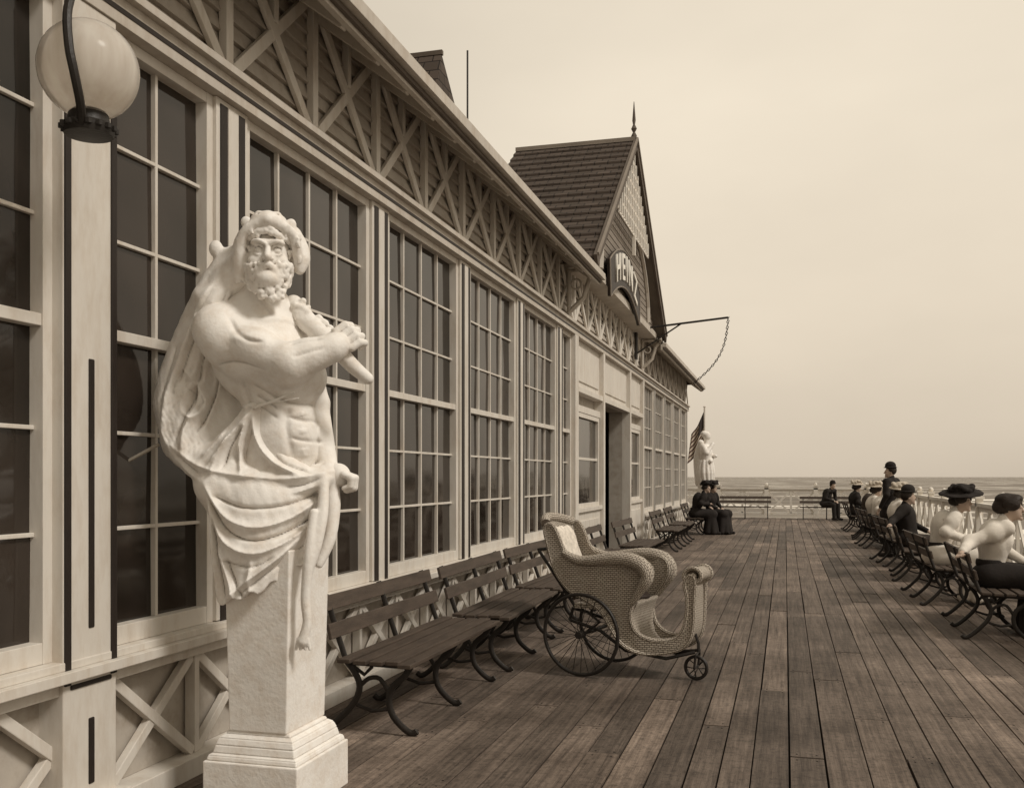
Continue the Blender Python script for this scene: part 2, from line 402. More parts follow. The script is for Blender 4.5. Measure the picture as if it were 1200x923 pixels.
sky=N(nt,'ShaderNodeTexSky',sky_type='NISHITA'); sky.sun_disc=False; sky.sun_elevation=elev; sky.sun_rotation=az
bw=N(nt,'ShaderNodeRGBToBW'); L(sky.outputs[0],bw.inputs[0])
tc=N(nt,'ShaderNodeTexCoord'); sp=N(nt,'ShaderNodeSeparateXYZ'); L(tc.outputs['Generated'],sp.inputs[0])
rp=N(nt,'ShaderNodeValToRGB'); L(sp.outputs[2],rp.inputs[0]); e=rp.color_ramp.elements
e[0].position=0; e[0].color=(.47,.40,.315,1); e[1].position=.9; e[1].color=(.60,.53,.43,1)
x=e.new(.12); x.color=(.56,.485,.385,1); x=e.new(.35); x.color=(.64,.565,.455,1)
mpn=N(nt,'ShaderNodeMapping'); mpn.inputs['Scale'].default_value=(1,1,2.2); L(tc.outputs['Generated'],mpn.inputs[0])
cn=N(nt,'ShaderNodeTexNoise',Scale=1.9,Detail=5.0,Roughness=.5); L(mpn.outputs[0],cn.inputs['Vector'])
cr=N(nt,'ShaderNodeMapRange'); L(cn.outputs['Fac'],cr.inputs[0]); cr.inputs[1].default_value=.25; cr.inputs[2].default_value=.75; cr.inputs[3].default_value=.9; cr.inputs[4].default_value=1.1
gl=N(nt,'ShaderNodeVectorMath',operation='DOT_PRODUCT'); gd=Vector((.10,.94,.28)).normalized(); gl.inputs[1].default_value=gd; L(tc.outputs['Generated'],gl.inputs[0])
gr=N(nt,'ShaderNodeMapRange',interpolation_type='SMOOTHSTEP'); L(gl.outputs['Value'],gr.inputs[0]); gr.inputs[1].default_value=.80; gr.inputs[2].default_value=1.0; gr.inputs[3].default_value=.97; gr.inputs[4].default_value=1.28
gm=N(nt,'ShaderNodeMath',operation='MULTIPLY'); L(cr.outputs[0],gm.inputs[0]); L(gr.outputs[0],gm.inputs[1])
mul=N(nt,'ShaderNodeVectorMath',operation='SCALE'); L(rp.outputs[0],mul.inputs[0]); L(gm.outputs[0],mul.inputs['Scale'])
sk=N(nt,'ShaderNodeVectorMath',operation='SCALE'); sk.inputs[0].default_value=(1,.88,.7); 
m1=N(nt,'ShaderNodeMath',operation='MULTIPLY'); m1.inputs[1].default_value=.012; L(bw.outputs[0],m1.inputs[0]); L(m1.outputs[0],sk.inputs['Scale'])
ad=N(nt,'ShaderNodeVectorMath',operation='ADD'); L(mul.outputs[0],ad.inputs[0]); L(sk.outputs[0],ad.inputs[1])
L(ad.outputs[0],bg.inputs['Color']); bg.inputs['Strength'].default_value=1.0
sc.view_settings.view_transform='Standard'; sc.view_settings.look='None'; sc.view_settings.exposure=0

# ---------------------------------------------------------------- sea and deck
b=MB(); b.add([(-15000,-3000,-6),(15000,-3000,-6),(15000,25000,-6),(-15000,25000,-6)],[(0,1,2,3)])
sea=b.obj('sea',['water'],fix=False); sea['kind']='structure'
b=MB()
def planks(x0,x1,y0,y1,wd=.185):
    x=x0
    while x<x1-.02:
        ww=wd*random.uniform(.85,1.15); xe=min(x+ww,x1); y=y0-random.uniform(0,3.5)
        while y<y1:
            ln=random.choice([2.4,3.05,3.66,3.66,4.27]); ye=min(y+ln,y1); ys=max(y,y0)
            if ye>ys+.05:
                t=random.choice([.66,.82,.93,1,1.05,1.15,1.34])*random.uniform(.94,1.06); dz=random.uniform(-.005,.001); g=random.uniform(.003,.009)
                b.box((x+g,ys+.004,-.05),(xe-.004,ye-.004,dz),0,t)
                if ys<16:
                    for yy in (ys+.05,ye-.05):
                        for xx in (x+.04,xe-.04): b.box((xx-.005,yy-.005,dz-.001),(xx+.005,yy+.005,dz+.0012),1,.99)
            y+=ln
        x=xe
planks(FX-.25,2.98,-3,37.4)
planks(-9.5,FX-.25,30.35,37.4)
b.box((FX-.25,-3,-.4),(3.0,37.4,-.062),1,.99); b.box((-9.5,30.35,-.4),(FX-.26,37.4,-.062),1,.99)
for yy in range(-2,38,5):
    for xx in (-2.5,0,2.6): b.box((xx-.17,yy-.17,-6.5),(xx+.17,yy+.17,-.39),1,.99)
deck=b.obj('wooden_deck',['deck','interior']); deck['kind']='structure'

# ---------------------------------------------------------------- pavilion
pav=thing('pavilion_building',(FX,0,0),'long timber pavilion with tall paned windows and shingled gable','building')
Z0,Z1=.74,3.5
posts=[4.70,6.72,8.72,10.72,12.72,20.55,22.5,24.45,26.4,28.35,30.15]
b=MB()
b.box((-.35,-3,0),(-.10,15.86,4.5)); b.box((-.35,18.55,0),(-.10,30.3,4.5)); b.box((-.35,15.86,2.72),(-.10,18.55,4.5))
b.box((-6.6,30.05,0),(-.35,30.3,4.5)); b.box((-6.6,-3,0),(-6.4,30.05,4.5)); b.box((-6.4,-3,0),(-.35,-2.8,4.5))
b.box((-6.4,-2.8,-.05),(-.35,30.05,.01),1); b.box((-2.4,14.2,.01),(-2.3,20.2,3.2),1)
b.obj('wall',['paint2','interior'],pav)
b=MB()
z=3.7
while z<4.6:
    b.add([(-.10,-3,z),(-.045,-3,z),(-.075,-3,z+.105),(-.10,-3,z+.105),(-.10,30.3,z),(-.045,30.3,z),(-.075,30.3,z+.105),(-.10,30.3,z+.105)],
          [(0,1,2,3),(7,6,5,4),(0,4,5,1),(1,5,6,2),(2,6,7,3)],1)
    z+=.105
def cross(b,y0,y1,z0,z1,w,t,xc,m=0):
    b.beam((xc,y0,z0),(xc,y1,z1),w,t,m=m); b.beam((xc+.006,y0,z1),(xc+.006,y1,z0),w,t,m=m)
y=-2.35
while y<30:
    cross(b,y+.06,y+.95,3.72,4.54,.07,.03,-.035)
    b.box((-.06,y-.035,3.70),(-.01,y+.035,4.62))
    b.box((-.058,y+.48,4.19),(-.008,y+.53,4.60))
    y+=1.01
b.obj('frieze',['white','paint2'],pav,bevel=.004)
b=MB()
b.box((-.10,-3,3.5),(.06,30.32,3.62)); b.box((-.10,-3,3.62),(.10,30.34,3.66)); b.box((.06,-3,3.55),(.064,30.3,3.575),1)
b.box((-.10,-3,3.66),(.03,30.32,3.70))
b.obj('beam',['paint','trimdark'],pav,bevel=.005)
b=MB()
for a,c in ((-3,13.55),(20.6,30.3)):
    b.box((-.10,a,.66),(.09,c,.705)); b.box((-.10,a,.705),(.055,c,.74)); b.box((-.10,a,.60),(.03,c,.66))
    b.box((-.10,a,.0),(.05,c,.10))
    b.box((-.099,a,.1),(-.07,c,.6),1)
    y=a+.05
    while y<c-.3:
        ye=min(y+.62,c-.02)
        cross(b,y,ye,.11,.59,.05,.04,-.03); b.box((-.06,ye+.005,.1),(.0,ye+.045,.6)); y=ye+.05
b.obj('sill',['white','paint2'],pav,bevel=.004)
def window(y0,y1,cols,z0=Z0,z1=Z1,rows=6,meet=True,label=None):
    b=MB(); f=.055
    b.box((-.10,y0,z0),(-.005,y0+f,z1)); b.box((-.10,y1-f,z0),(-.005,y1,z1))
    b.box((-.10,y0+f,z1-f),(-.007,y1-f,z1-.001)); b.box((-.10,y0+f,z0+.001),(-.007,y1-f,z0+f*1.6))
    a,c=y0+f,y1-f; lo,hi=z0+f*1.6,z1-f; mid=(lo+hi)/2
    if meet: b.box((-.085,a,mid-.025),(-.012,c,mid+.025))
    for i in range(1,cols):
        yy=a+(c-a)*i/cols; b.box((-.085,yy-.010,lo),(-.045,yy+.010,hi))
    for i in range(1,rows):
        if meet and i*2==rows: continue
        zz=lo+(hi-lo)*i/rows; b.box((-.086,a,zz-.009),(-.047,c,zz+.009))
    w=b.obj('window',['white'],pav,bevel=.003)
    g=MB()
    for i in range(cols):
        for j in range(rows):
            ya=a+(c-a)*i/cols;yb=a+(c-a)*(i+1)/cols;za=lo+(hi-lo)*j/rows;zb=lo+(hi-lo)*(j+1)/rows
            e=[random.uniform(-.004,.004) for _ in range(3)]
            g.add([(-.070+e[0],ya,za),(-.070+e[1],yb,za),(-.070+e[2],yb,zb),(-.070+e[0]+e[2]-e[1],ya,zb)],[(0,1,2,3)])
    g.obj('glass',['glass'],w,fix=False)
window(1.2,3.375,4); window(-1.1,1.1,4)
window(3.70,4.545,2)
for i in range(4): window(posts[i]+.16,posts[i+1]-.16,4)
window(12.88,13.5,2)
for i in range(5,10): window(posts[i]+.15,posts[i+1]-.15,4)
b=MB(); b.box((-.10,-.155,.745),(.015,.155,3.498))
b.box((.015,-.05,.72),(.024,.05,3.47))
for yy in (-.088,.088): b.box((.0145,yy-.033,.68),(.022,yy+.033,3.47),1)
p0=b.obj('pillar',['white','trimdark'],pav,bevel=.002); p0.location=(0,posts[0],0)
for p in posts[1:]:
    c=p0.copy(); COL.objects.link(c); c.parent=pav; c.location=(0,p,0)
b=MB()
b.box((-.10,3.37,0),(.05,3.70,3.498))
for yy in (3.393,3.680): b.box((.045,yy-.019,.64),(.058,yy+.019,3.45),1)
b.box((.045,3.41,.62),(.058,3.663,.64),1)
b.box((.045,3.52,.86),(.056,3.555,2.0),1); b.box((.045,3.52,.2),(.056,3.555,.48),1)
b.box((-.1,3.35,0),(.115,3.72,.14))
b.obj('pillar',['white','trimdark'],pav,bevel=.006,label='wide corner pillar with dark painted grooves')
b=MB()
b.box((-.10,13.5,0),(.06,13.72,3.5)); b.box((-.10,15.72,0),(.06,15.86,3.5)); b.box((-.10,18.55,0),(.06,18.69,3.5)); b.box((-.10,20.35,0),(.06,20.5,3.5))
for a,c in ((13.72,15.72),(18.69,20.35)):
    b.box((-.10,a,0),(.0,c,.98)); b.box((-.0,a+.15,.15),(.02,c-.15,.85)); b.box((-.10,a,.98),(.04,c,1.04))
    b.box((-.10,a,2.45),(.0,c,2.55)); 
b.box((-.10,13.72,2.72),(.05,20.35,2.80))
for a,c in ((13.72,15.72),(15.86,18.55),(18.69,20.35)):
    b.box((-.10,a,2.80),(-.02,c,3.5)); b.box((-.02,a+.1,2.9),(0,c-.1,3.4))
b.obj('entrance_surround',['white','trimdark'],pav,bevel=.004)
def sidewin(y0,y1):
    b=MB(); b.box((-.1,y0,1.04),(-.01,y0+.07,2.45)); b.box((-.1,y1-.07,1.04),(-.01,y1,2.45)); b.box((-.1,y0+.07,2.38),(-.01,y1-.07,2.45)); b.box((-.1,y0+.07,1.041),(-.01,y1-.07,1.1))
    b.box((-.09,y0+.07,1.75),(-.03,y1-.07,1.79))
    w=b.obj('window',['white'],pav,bevel=.003); g=MB(); g.box((-.08,y0+.07,1.1),(-.06,y1-.07,2.38)); g.obj('glass',['glass'],w)
sidewin(13.75,15.69); sidewin(18.72,20.32)
b=MB(); b.box((-1.05,15.80,.02),(-.36,15.85,2.7)); b.box((-1.0,15.85,.2),(-.45,15.86,1.1)); b.box((-1.0,15.85,1.3),(-.45,15.86,2.5))
dr=b.obj('door',['gable'],pav,bevel=.004)
b=MB(); b.tube([(-.95,15.86,1.05),(-.95,15.90,1.05),(-.95,15.90,1.18),(-.95,15.86,1.18)],.01,6); b.obj('handle',['iron'],dr,smooth=True)
def slope_pt(x): return 4.27+(.46-x)*.75
b=MB()
def roofseg(y0,y1,xe):
    xr=-3.3
    rows=int((xe-xr)/.15)
    for i in range(rows):
        xa=xe+(xr-xe)*i/rows; xb=xe+(xr-xe)*(i+1)/rows; za=slope_pt(xa);zb=slope_pt(xb)
        b.add([(xa,y0,za),(xa,y1,za),(xb,y1,zb-.004),(xb,y0,zb-.004),(xa,y0,za+.02),(xa,y1,za+.02)],[(4,5,2,3),(0,1,5,4)],0)
    b.add([(xe,y0,slope_pt(xe)-.05),(xe,y1,slope_pt(xe)-.05),(xr,y1,slope_pt(xr)-.05),(xr,y0,slope_pt(xr)-.05)],[(0,1,2,3)],1)
roofseg(-3,13.3,.46); roofseg(20.45,30.8,.46); roofseg(13.3,20.45,-.1)
zr=slope_pt(-3.3)
b.add([(-3.3,-3,zr),(-3.3,30.8,zr),(-7.1,30.8,4.27),(-7.1,-3,4.27)],[(0,1,2,3)],0)
b.add([(.3,30.3,4.3),(-3.3,30.3,zr-.05),(-6.9,30.3,4.3)],[(0,1,2)],1)
roof=b.obj('roof',['shingle','gable'],pav,fix=False)
b=MB()
for a,c in ((-3,13.3),(20.45,30.8)):
    b.box((.40,a,4.13),(.44,c,4.25)); b.box((.44,a,4.19),(.52,c,4.275)); b.box((.441,a,4.155),(.47,c,4.188),1)
    y=a+.2
    while y<c:
        b.beam((.42,y,4.16),(-.1,y,4.16+.52*.75),.06,.10,up=(0,0,1)); y+=.505
    b.add([(.42,a,4.235),(.42,c,4.235),(-.1,c,4.235+.39),(-.1,a,4.235+.39)],[(0,1,2,3)],0)
b.obj('eave',['paint','gable'],roof,bevel=.003)
b=MB()
b.add([(-2.3,11.9,6.3),(-1.45,11.9,6.3),(-1.45,13.0,6.3),(-2.3,13.0,6.3),(-2.1,12.42,7.18),(-1.55,12.42,7.18)],[(0,1,5,4),(1,2,5),(2,3,4,5),(3,0,4),(3,2,1,0)],1)
b.box((-2.2,12.0,5.6),(-1.55,12.9,6.3)); b.box((-2.1,12.39,7.15),(-1.53,12.45,7.21))
b.tube([(-1.6,13.7,5.7),(-1.6,13.7,7.75)],.014,6,2)
b.obj('roof_turret',['gable','shingle','iron'],roof)
GY,GZ=16.6,7.2; XA,XE=.42,-1.65; YN,YF,ZE=12.95,20.9,4.42
def courses(b,ya,za,yb,zb,x0,x1,sgn):
    n=18
    for i in range(n):
        t0=i/n;t1=(i+1)/n; a=(ya+(yb-ya)*t0,za+(zb-za)*t0);c=(ya+(yb-ya)*t1,za+(zb-za)*t1)
        L_=math.hypot(yb-ya,zb-za)
        b.add([(x0,a[0],a[1]+.035),(x1,a[0],a[1]+.035),(x1,c[0],c[1]),(x0,c[0],c[1]),(x0,a[0],a[1]-.01),(x1,a[0],a[1]-.01)],[(0,1,2,3),(4,5,1,0)],0,
              [[(x0,L_*t0),(x1,L_*t0),(x1,L_*t1),(x0,L_*t1)],[(x0,0),(x1,0),(x1,.03),(x0,.03)]])
b=MB()
courses(b,YN,ZE,GY,GZ,XE,XA,1); courses(b,YF,ZE,GY,GZ,XE,XA,-1)
b.add([(XE,YN,ZE-.05),(XA,YN,ZE-.05),(XA,GY,GZ-.06),(XE,GY,GZ-.06)],[(0,1,2,3)],1); b.add([(XE,YF,ZE-.05),(XA,YF,ZE-.05),(XA,GY,GZ-.06),(XE,GY,GZ-.06)],[(0,1,2,3)],1)
b.add([(XE,YN,ZE),(XE,GY,GZ),(XE,YF,ZE)],[(0,1,2)],1)
b.box((XE,GY-.06,GZ-.02),(XA+.02,GY+.06,GZ+.05),1)
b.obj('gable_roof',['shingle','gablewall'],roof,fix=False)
GX=.26
b=MB()
b.add([(GX-.015,13.25,4.45),(GX-.015,20.6,4.45),(GX-.015,GY,GZ-.18)],[(0,1,2)],0)
z=4.5
while z<GZ-.2:
    t=(z-4.45)/(GZ-4.45); ya=13.25+(GY-13.25)*t+.1; yb=20.6+(GY-20.6)*t-.1
    if yb>ya: b.box((GX-.015,ya,z),(GX,yb,z+.09),0)
    z+=.11
b.box((-.1,13.2,4.38),(GX+.04,20.6,4.5),1)
pts=[(GX+.02,16.8+2.6*math.cos(a),4.55+1.45*math.sin(a)) for a in [math.pi*i/16 for i in range(17)]]
b.tube(pts,.05,6,1)
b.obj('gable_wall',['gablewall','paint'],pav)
b=MB()
for (ya,za) in ((YN,ZE),(YF,ZE)):
    b.beam((XA+.03,ya,za-.02),(XA+.03,GY,GZ-.05),.16,.05,up=(1,0,0),m=0); b.beam((XA+.062,ya,za+.06),(XA+.062,GY,GZ+.03),.05,.03,m=1)
b.obj('bargeboard',['gable','gablewall'],roof,bevel=.004)
b=MB()
zb_=5.6
for i in range(-9,10):
    yy=GY+.19*i; top=GZ-.25-abs(i)*.19*(.75 if i<0 else .65)
    if top>zb_+.08: b.box((XA-.0,yy-.022,zb_),(XA+.02,yy+.022,top))
for j in range(7):
    zz=zb_+.20*j; hw=(GZ-.3-zz)*1.2
    b.box((XA-.015,GY-hw,zz-.02),(XA+.005,GY+hw*1.15,zz+.02))
b.beam((XA,GY,zb_),(XA,GY+.0,zb_-.35),.06,.05)
b.obj('gable_lattice',['railwhite'],roof)
b=MB(); b.lathe([(.04,0),(.05,.08),(.02,.14),(.05,.2),(.018,.27),(.03,.34),(.005,.66)],8,(XA,GY,GZ))
b.obj('finial',['gable'],roof,smooth=True)
for yy in (13.25,20.5):
    b=MB()
    b.tube([(0,yy,3.75),(.22,yy,3.95),(.3,yy,4.2),(.42,yy,4.33)],.035,6); b.tube([(0,yy,4.33),(.42,yy,4.36)],.03,6); b.tube([(.02,yy,3.7),(.02,yy,4.36)],.035,6)
    b.tube([(.12+.07*math.cos(a),yy,4.15+.07*math.sin(a)) for a in [i*math.pi/5 for i in range(10)]],.015,5,closed=True)
    b.obj('bracket',['paint'],pav,smooth=True)

sg=thing('wall_sign',(FX+GX+.06,16.1,4.58),'dark arched sign with pale raised capital letters under the gable','sign')
def arc(p): return .42*(1-(p/1.6)**2)
arch=[(p,-.42+arc(p)) for p in np.linspace(-1.5,1.5,21)]+[(p,.17+arc(p)) for p in np.linspace(1.58,-1.58,21)]
arch=[(float(a),float(c)) for a,c in arch]
b=MB(); b.prism(arch,lambda p,q,e:(0+e*.05,p,q),0)
b.obj('sign_board',['board'],sg,bevel=.006)
b=MB(); b.tube([(.052,p,q) for p,q in arch],.012,6,closed=True); b.obj('border',['gablewall'],sg,smooth=True)
cu=bpy.data.curves.new('lettering','FONT'); cu.body='HEINZ'; cu.size=.60; cu.extrude=.012; cu.align_x='CENTER'; cu.align_y='CENTER'; cu.offset=.008; cu.space_character=1.38
to=bpy.data.objects.new('tmp',cu); COL.objects.link(to); bpy.context.view_layer.update()
me=bpy.data.meshes.new_from_object(to.evaluated_get(bpy.context.evaluated_depsgraph_get())); bpy.data.objects.remove(to)
me.materials.clear(); me.materials.append(M['letter'])
for v in me.vertices:
    x_,y_,z_=v.co; v.co=(.062+z_,x_,y_-.12+arc(x_))
me.name='lettering'; mk('lettering',me,sg)
rd=thing('awning_rod',(FX,19.6,4.45),'iron rod projecting from the pavilion wall with a hanging chain','rod')
b=MB(); b.tube([(0,0,0),(1.82,0,.16)],.022,6); b.tube([(0,0,-.5),(.9,0,.07)],.016,6); b.tube([(0,.35,.05),(1.2,0,.1)],.012,6); b.box((-.0,-.08,-.6),(.04,.08,.15))
b.obj('rod',['iron'],rd)
b=MB(); P0=Vector((1.82,0,.14));P1=Vector((1.1,.3,-1.1)); k=26
for i in range(k):
    t=i/k; p=P0.lerp(P1,t)+Vector((.18*math.sin(math.pi*t),0,-.08*math.sin(math.pi*t)));
    ax=Vector((1,0,0)) if i%2 else Vector((0,1,0)); d=(P1-P0).normalized()*.035; pp=ax*.018
    b.tube([p-d,p-d*.4+pp,p+d*.4+pp,p+d,p+d*.4-pp,p-d*.4-pp],.008,5,closed=True)
b.obj('chain',['iron'],rd)

# ---------------------------------------------------------------- globe lamp
def cam_pt(px,py,z):
    r=(px-600)/1150*z; return Vector((r*CA-z*SA, r*SA+z*CA, 1.5+(558-py)/1150*z))
lc=cam_pt(104,82,3.6)
lp=thing('globe_lamp',(lc.x,lc.y,lc.z),'frosted glass globe lamp hung from the eave by iron strap','lamp',YAW)
b=MB(); R=.177
b.lathe([(R*math.sin(math.pi*(.06+.88*i/24)),-R*math.cos(math.pi*(.06+.88*i/24))) for i in range(25)],40); b.obj('lamp_globe',['globe'],lp,smooth=True)
b=MB(); b.lathe([(.03,-.245),(.085,-.24),(.09,-.225),(.092,-.205),(.075,-.195),(.07,-.165),(.06,-.15)],28)
for i in range(16):
    a=i*math.pi/8; b.lathe([(.0,-.012),(.012,-.008),(.012,.008),(0,.012)],6,(.092*math.cos(a),.092*math.sin(a),-.215))
b.obj('lamp_holder',['iron'],lp,smooth=True)
b=MB(); b.tube(spline([(-.0,-.02,1.3),(.0,-.05,.6),(.0,-.13,.25),(.005,-.185,.12),(.018,-.20,.0),(.03,-.19,-.08),(.03,-.14,-.17),(.01,-.08,-.22)]),.0155,8)
b.obj('lamp_bracket',['iron'],lp,smooth=True)

# ---------------------------------------------------------------- benches
bench=thing('park_bench',(-2.33,5.2,0),'slatted wooden bench with iron legs along the pavilion wall','bench',group='benches on the pier deck')
BL=1.82
def bench_parts(t):
    b=MB()
    for i,(x_,z_) in enumerate([(-.13,.435),(-.03,.43),(.07,.43),(.17,.435),(.245,.42)]):
        b.box((x_-.04,-.0,z_-.012),(x_+.04,BL,z_+.012))
    b.obj('seat',['slat'],t,bevel=.004)
    b=MB()
    for (x_,z_) in [(-.22,.60),(-.275,.755)]:
        b.beam((x_,0,z_),(x_,BL,z_),.022,.09,up=(-.25,0,1))
    b.obj('backrest',['slat'],t,bevel=.004)
    me=None
    for yy in (.12,BL/2,BL-.12):
        if me is None:
            b=MB(); F=((0,1,0),.9,1.3)
            b.tube([(-.30,0,.80),(-.265,0,.70),(-.215,0,.55),(-.175,0,.44),(-.14,0,.405)],.014,8,flat=F)
            b.tube([(-.16,0,.41),(.1,0,.405),(.22,0,.40),(.275,0,.42)],.014,8,flat=F)
            b.tube(spline([(.24,0,.40),(.20,0,.34),(.13,0,.28),(.105,0,.2),(.13,0,.11),(.20,0,.04),(.25,0,.015),(.28,0,.03)],3),.0155,8,flat=F)
            b.tube(spline([(-.16,0,.41),(-.11,0,.35),(-.08,0,.27),(-.11,0,.18),(-.19,0,.09),(-.26,0,.03),(-.30,0,.015),(-.33,0,.035)],3),.0155,8,flat=F)
            b.tube(spline([(-.08,0,.27),(-.02,0,.32),(.05,0,.32),(.105,0,.24)],3),.011,8,flat=F)
            b.tube([(-.14,0,.40),(-.05,0,.34),(.0,0,.39)],.009,8,flat=F)
            b.tube([(-.1,0,.16),(0,0,.13),(.12,0,.15)],.009,8,flat=F)
            me=b.obj('leg',['iron'],t,smooth=True); me.location=(0,yy,0)
        else:
            c=me.copy(); COL.objects.link(c); c.parent=t; c.location=(0,yy,0)
bench_parts(bench)
for xx,yy,aa in ((-2.30,7.16,1.2),(-2.34,9.12,-1),(-2.33,12.6,1),(-2.30,15.0,-1),(-2.33,19.6,0),(-2.33,22.0,1),(-2.31,25.5,0)): copy_thing(bench,(xx,yy,0),math.radians(aa))
rl='slatted wooden bench with iron legs facing the sea railing'
RB=[(1.90,9.75,-2),(1.85,12.2,1.5),(1.80,14.9,-4),(1.90,17.3,3),(1.9,21.6,2.5),(1.86,24.6,-3),(1.9,28.0,1)]
for xx,yy,aa in RB: copy_thing(bench,(xx,yy,0),math.radians(aa),label=rl)
el='slatted wooden bench standing before the end railing'
for xx in (-2.3,.5): copy_thing(bench,(xx,36.3,0),math.radians(-90),el)

# ---------------------------------------------------------------- railings
def railing(loc,rz,length,label,k=1.0):
    t=thing('railing',loc,label,'railing',rz,'white railings around the pier')
    b=MB(); b.box((0,-.05,1.04),(length,.05,1.10)); b.box((0,-.02,.97),(length,.02,1.04)); b.box((0,-.02,.12),(length,.02,.12+.06*k)); b.obj('rail',['railwhite'],t,bevel=.004)
    n=int(round(length/1.75)); st=length/n; first=None
    for i in range(n+1):
        if first is None:
            b=MB(); b.box((-.05*k,-.05,0),(.05*k,.05,1.16)); b.box((-.075*k,-.065,1.16),(.075*k,.065,1.20)); b.lathe([(.03,0),(.05,.03),(.04,.07),(0.005,.09)],8,(0,0,1.20)); first=b.obj('post',['railwhite'],t); 
        else:
            c=first.copy(); COL.objects.link(c); c.parent=t; c.location=(i*st,0,0)
    b=MB()
    for i in range(n):
        a=i*st+.05;c=(i+1)*st-.05;m_=(a+c)/2
        for u,v in ((a,m_-.03),(m_+.03,c)):
            b.beam((u,0,.18),(v,0,.97),.045*k,.03,up=(0,1,0)); b.beam((u,.005,.97),(v,.005,.18),.045*k,.03,up=(0,1,0))
        b.box((m_-.025*k,-.02,.18),(m_+.025*k,.02,.97))
    b.obj('brace',['railwhite'],t)
    return t
railing((2.88,-2.5,0),math.radians(90),39.7,'white timber railing with crossed braces along the sea side')
railing((-9.3,37.25,0),0,12.1,'white timber railing with crossed braces at the pier end',1.5)

# ---------------------------------------------------------------- wheelchair
HD=13; hr=math.radians(HD)
ch=thing('rolling_chair',(-1.48+.33*math.sin(hr),7.24+.33*math.cos(hr),0),'wicker rolling chair with spoked wheels and scrolled footboard','wheeled chair',-hr)
HWd=.24
def HW(a): 
    t=min(1,max(0,(a-.30)/.40)); t=t*t*(3-2*t); return HWd-.12*t
def A(px,py):
    if px>764: px=764+(px-764)*.74
    a=(px-686)*.0070; return (a,1.5-(py-558)*(7.42-.478*a)/1150)
def smoothpoly(pts,n=3):
    k=len(pts); out=[]
    for i in range(k):
        p0,p1,p2,p3=[Vector((*pts[(i+j)%k],0)) for j in (-1,0,1,2)]
        for j in range(n):
            t=j/n; q=.5*((2*p1)+(p2-p0)*t+(2*p0-5*p1+4*p2-p3)*t*t+(3*p1-p0-3*p2+p3)*t**3); out.append((q.x,q.y))
    return out
side=smoothpoly([A(*p) for p in [(637,618),(645,614),(652,624),(660,643),(672,656),(690,658),(716,657),(740,656),(756,662),(759,675),(752,690),(742,704),(738,722),(743,740),(758,751),(784,752),(799,742),(805,724),(806,702),(802,686),(809,676),(817,680),(817,694),(816,708),(815,730),(811,750),(799,762),(775,767),(748,766),(728,754),(715,734),(703,714),(684,701),(666,690),(650,668),(642,642)]])
for sgn in (-1,1):
    b=MB(); b.prism(side,lambda p,q,e,s=sgn:(p,s*(HW(p)-.005+.02*e),q),0)
    b.tube([(p,sgn*(HW(p)+.005),q) for p,q in side],.017,8,0,closed=True)
    b.obj('side_panel',['wicker'],ch,smooth=True)
def sheet(name,prof,bulge,parent,m='wicker',thick=.022,nj=14,us=1.2,vs_=.5):
    P=[]
    for i,(a,z) in enumerate(prof):
        row=[]
        for j in range(nj+1):
            s_=-1+2*j/nj; bb=bulge(i/(len(prof)-1)); row.append((a+bb*(1-s_*s_),HW(a)*s_,z+abs(bb)*.5*(1-s_*s_)*(1 if bb<0 else 0)))
        P.append(row)
    b=MB(); b.grid(P,0,us=us,vs_=vs_); return b.obj(name,[m],parent,smooth=True,solid=thick,fix=False),P
bk=[A(*p) for p in [(674,702),(662,684),(652,664),(645,642),(640,622),(638,613)]]
o,P=sheet('backrest',bk,lambda t:-.085,ch,us=.75)
b=MB(); b.tube([Vector(p) for p in P[-1]],.038,10); b.obj('back_roll',['wicker'],ch,smooth=True)
fd=[(q.x,q.y) for q in spline([(*A(*p),0) for p in [(744,705),(738,722),(740,746),(754,762),(775,766),(799,759),(810,746),(813,728),(813,708),(813,694),(810,682)]],3)]
sheet('footboard',fd,lambda t:.0,ch,us=1.1)
b=MB(); a,z=A(813,682)
sp_=spline([(a-.005,-.0,z-.06),(a+.02,0,z-.02),(a+.05,0,z+.0),(a+.068,0,z+.035),(a+.05,0,z+.075),(a+.005,0,z+.092),(a-.045,0,z+.07),(a-.062,0,z+.025),(a-.035,0,z-.005),(a+.0,0,z+.005),(a+.02,0,z+.03),(a+.0,0,z+.045)],3)
for s_ in (-1,1): b.tube([(p.x,s_*HW(p.x)*1.03,p.z) for p in sp_],.0165,8)
pr=[(p.x,p.z) for p in sp_][:20]
Pg=[[(p_,HW(p_)*(-1+2*j/10),q_) for j in range(11)] for p_,q_ in pr]
b.grid(Pg,0,us=.4,vs_=.3)
b.tube([(a-.005,-HW(a),z+.033),(a-.005,HW(a),z+.033)],.040,12)
b.obj('scroll',['wicker'],ch,smooth=True,fix=False)
for sgn in (-1,1):
    b=MB(); pts=spline([(*A(*p),0) for p in [(660,648),(680,658),(706,657),(730,656),(750,662),(758,676),(752,690),(741,708)]],3); n_=len(pts)
    rr=[float(np.interp(i/(n_-1),[0,.15,.35,.6,.8,1],[.022,.038,.050,.055,.046,.020])) for i in range(n_)]
    b.tube([(p.x,sgn*(HWd+.018),p.y+.012) for p in pts],rr,12); b.obj('armrest',['wicker'],ch,smooth=True)
S=Sdf((-.2,-.3,.4),(.6,.3,.8),.012); S.ell((.17,0,.59),(.25,.22,.055),.03); S.obj('seat_cushion','dcushion',ch)
b=MB(); b.box((-.10,-HWd+.006,.50),(.32,HWd-.006,.535)); b.obj('seat',['wicker'],ch)
S=Sdf((-.5,-.3,.55),(.2,.3,1.25),.009)
mrot=np.array(Matrix.Rotation(math.radians(-21),3,'Y').transposed())
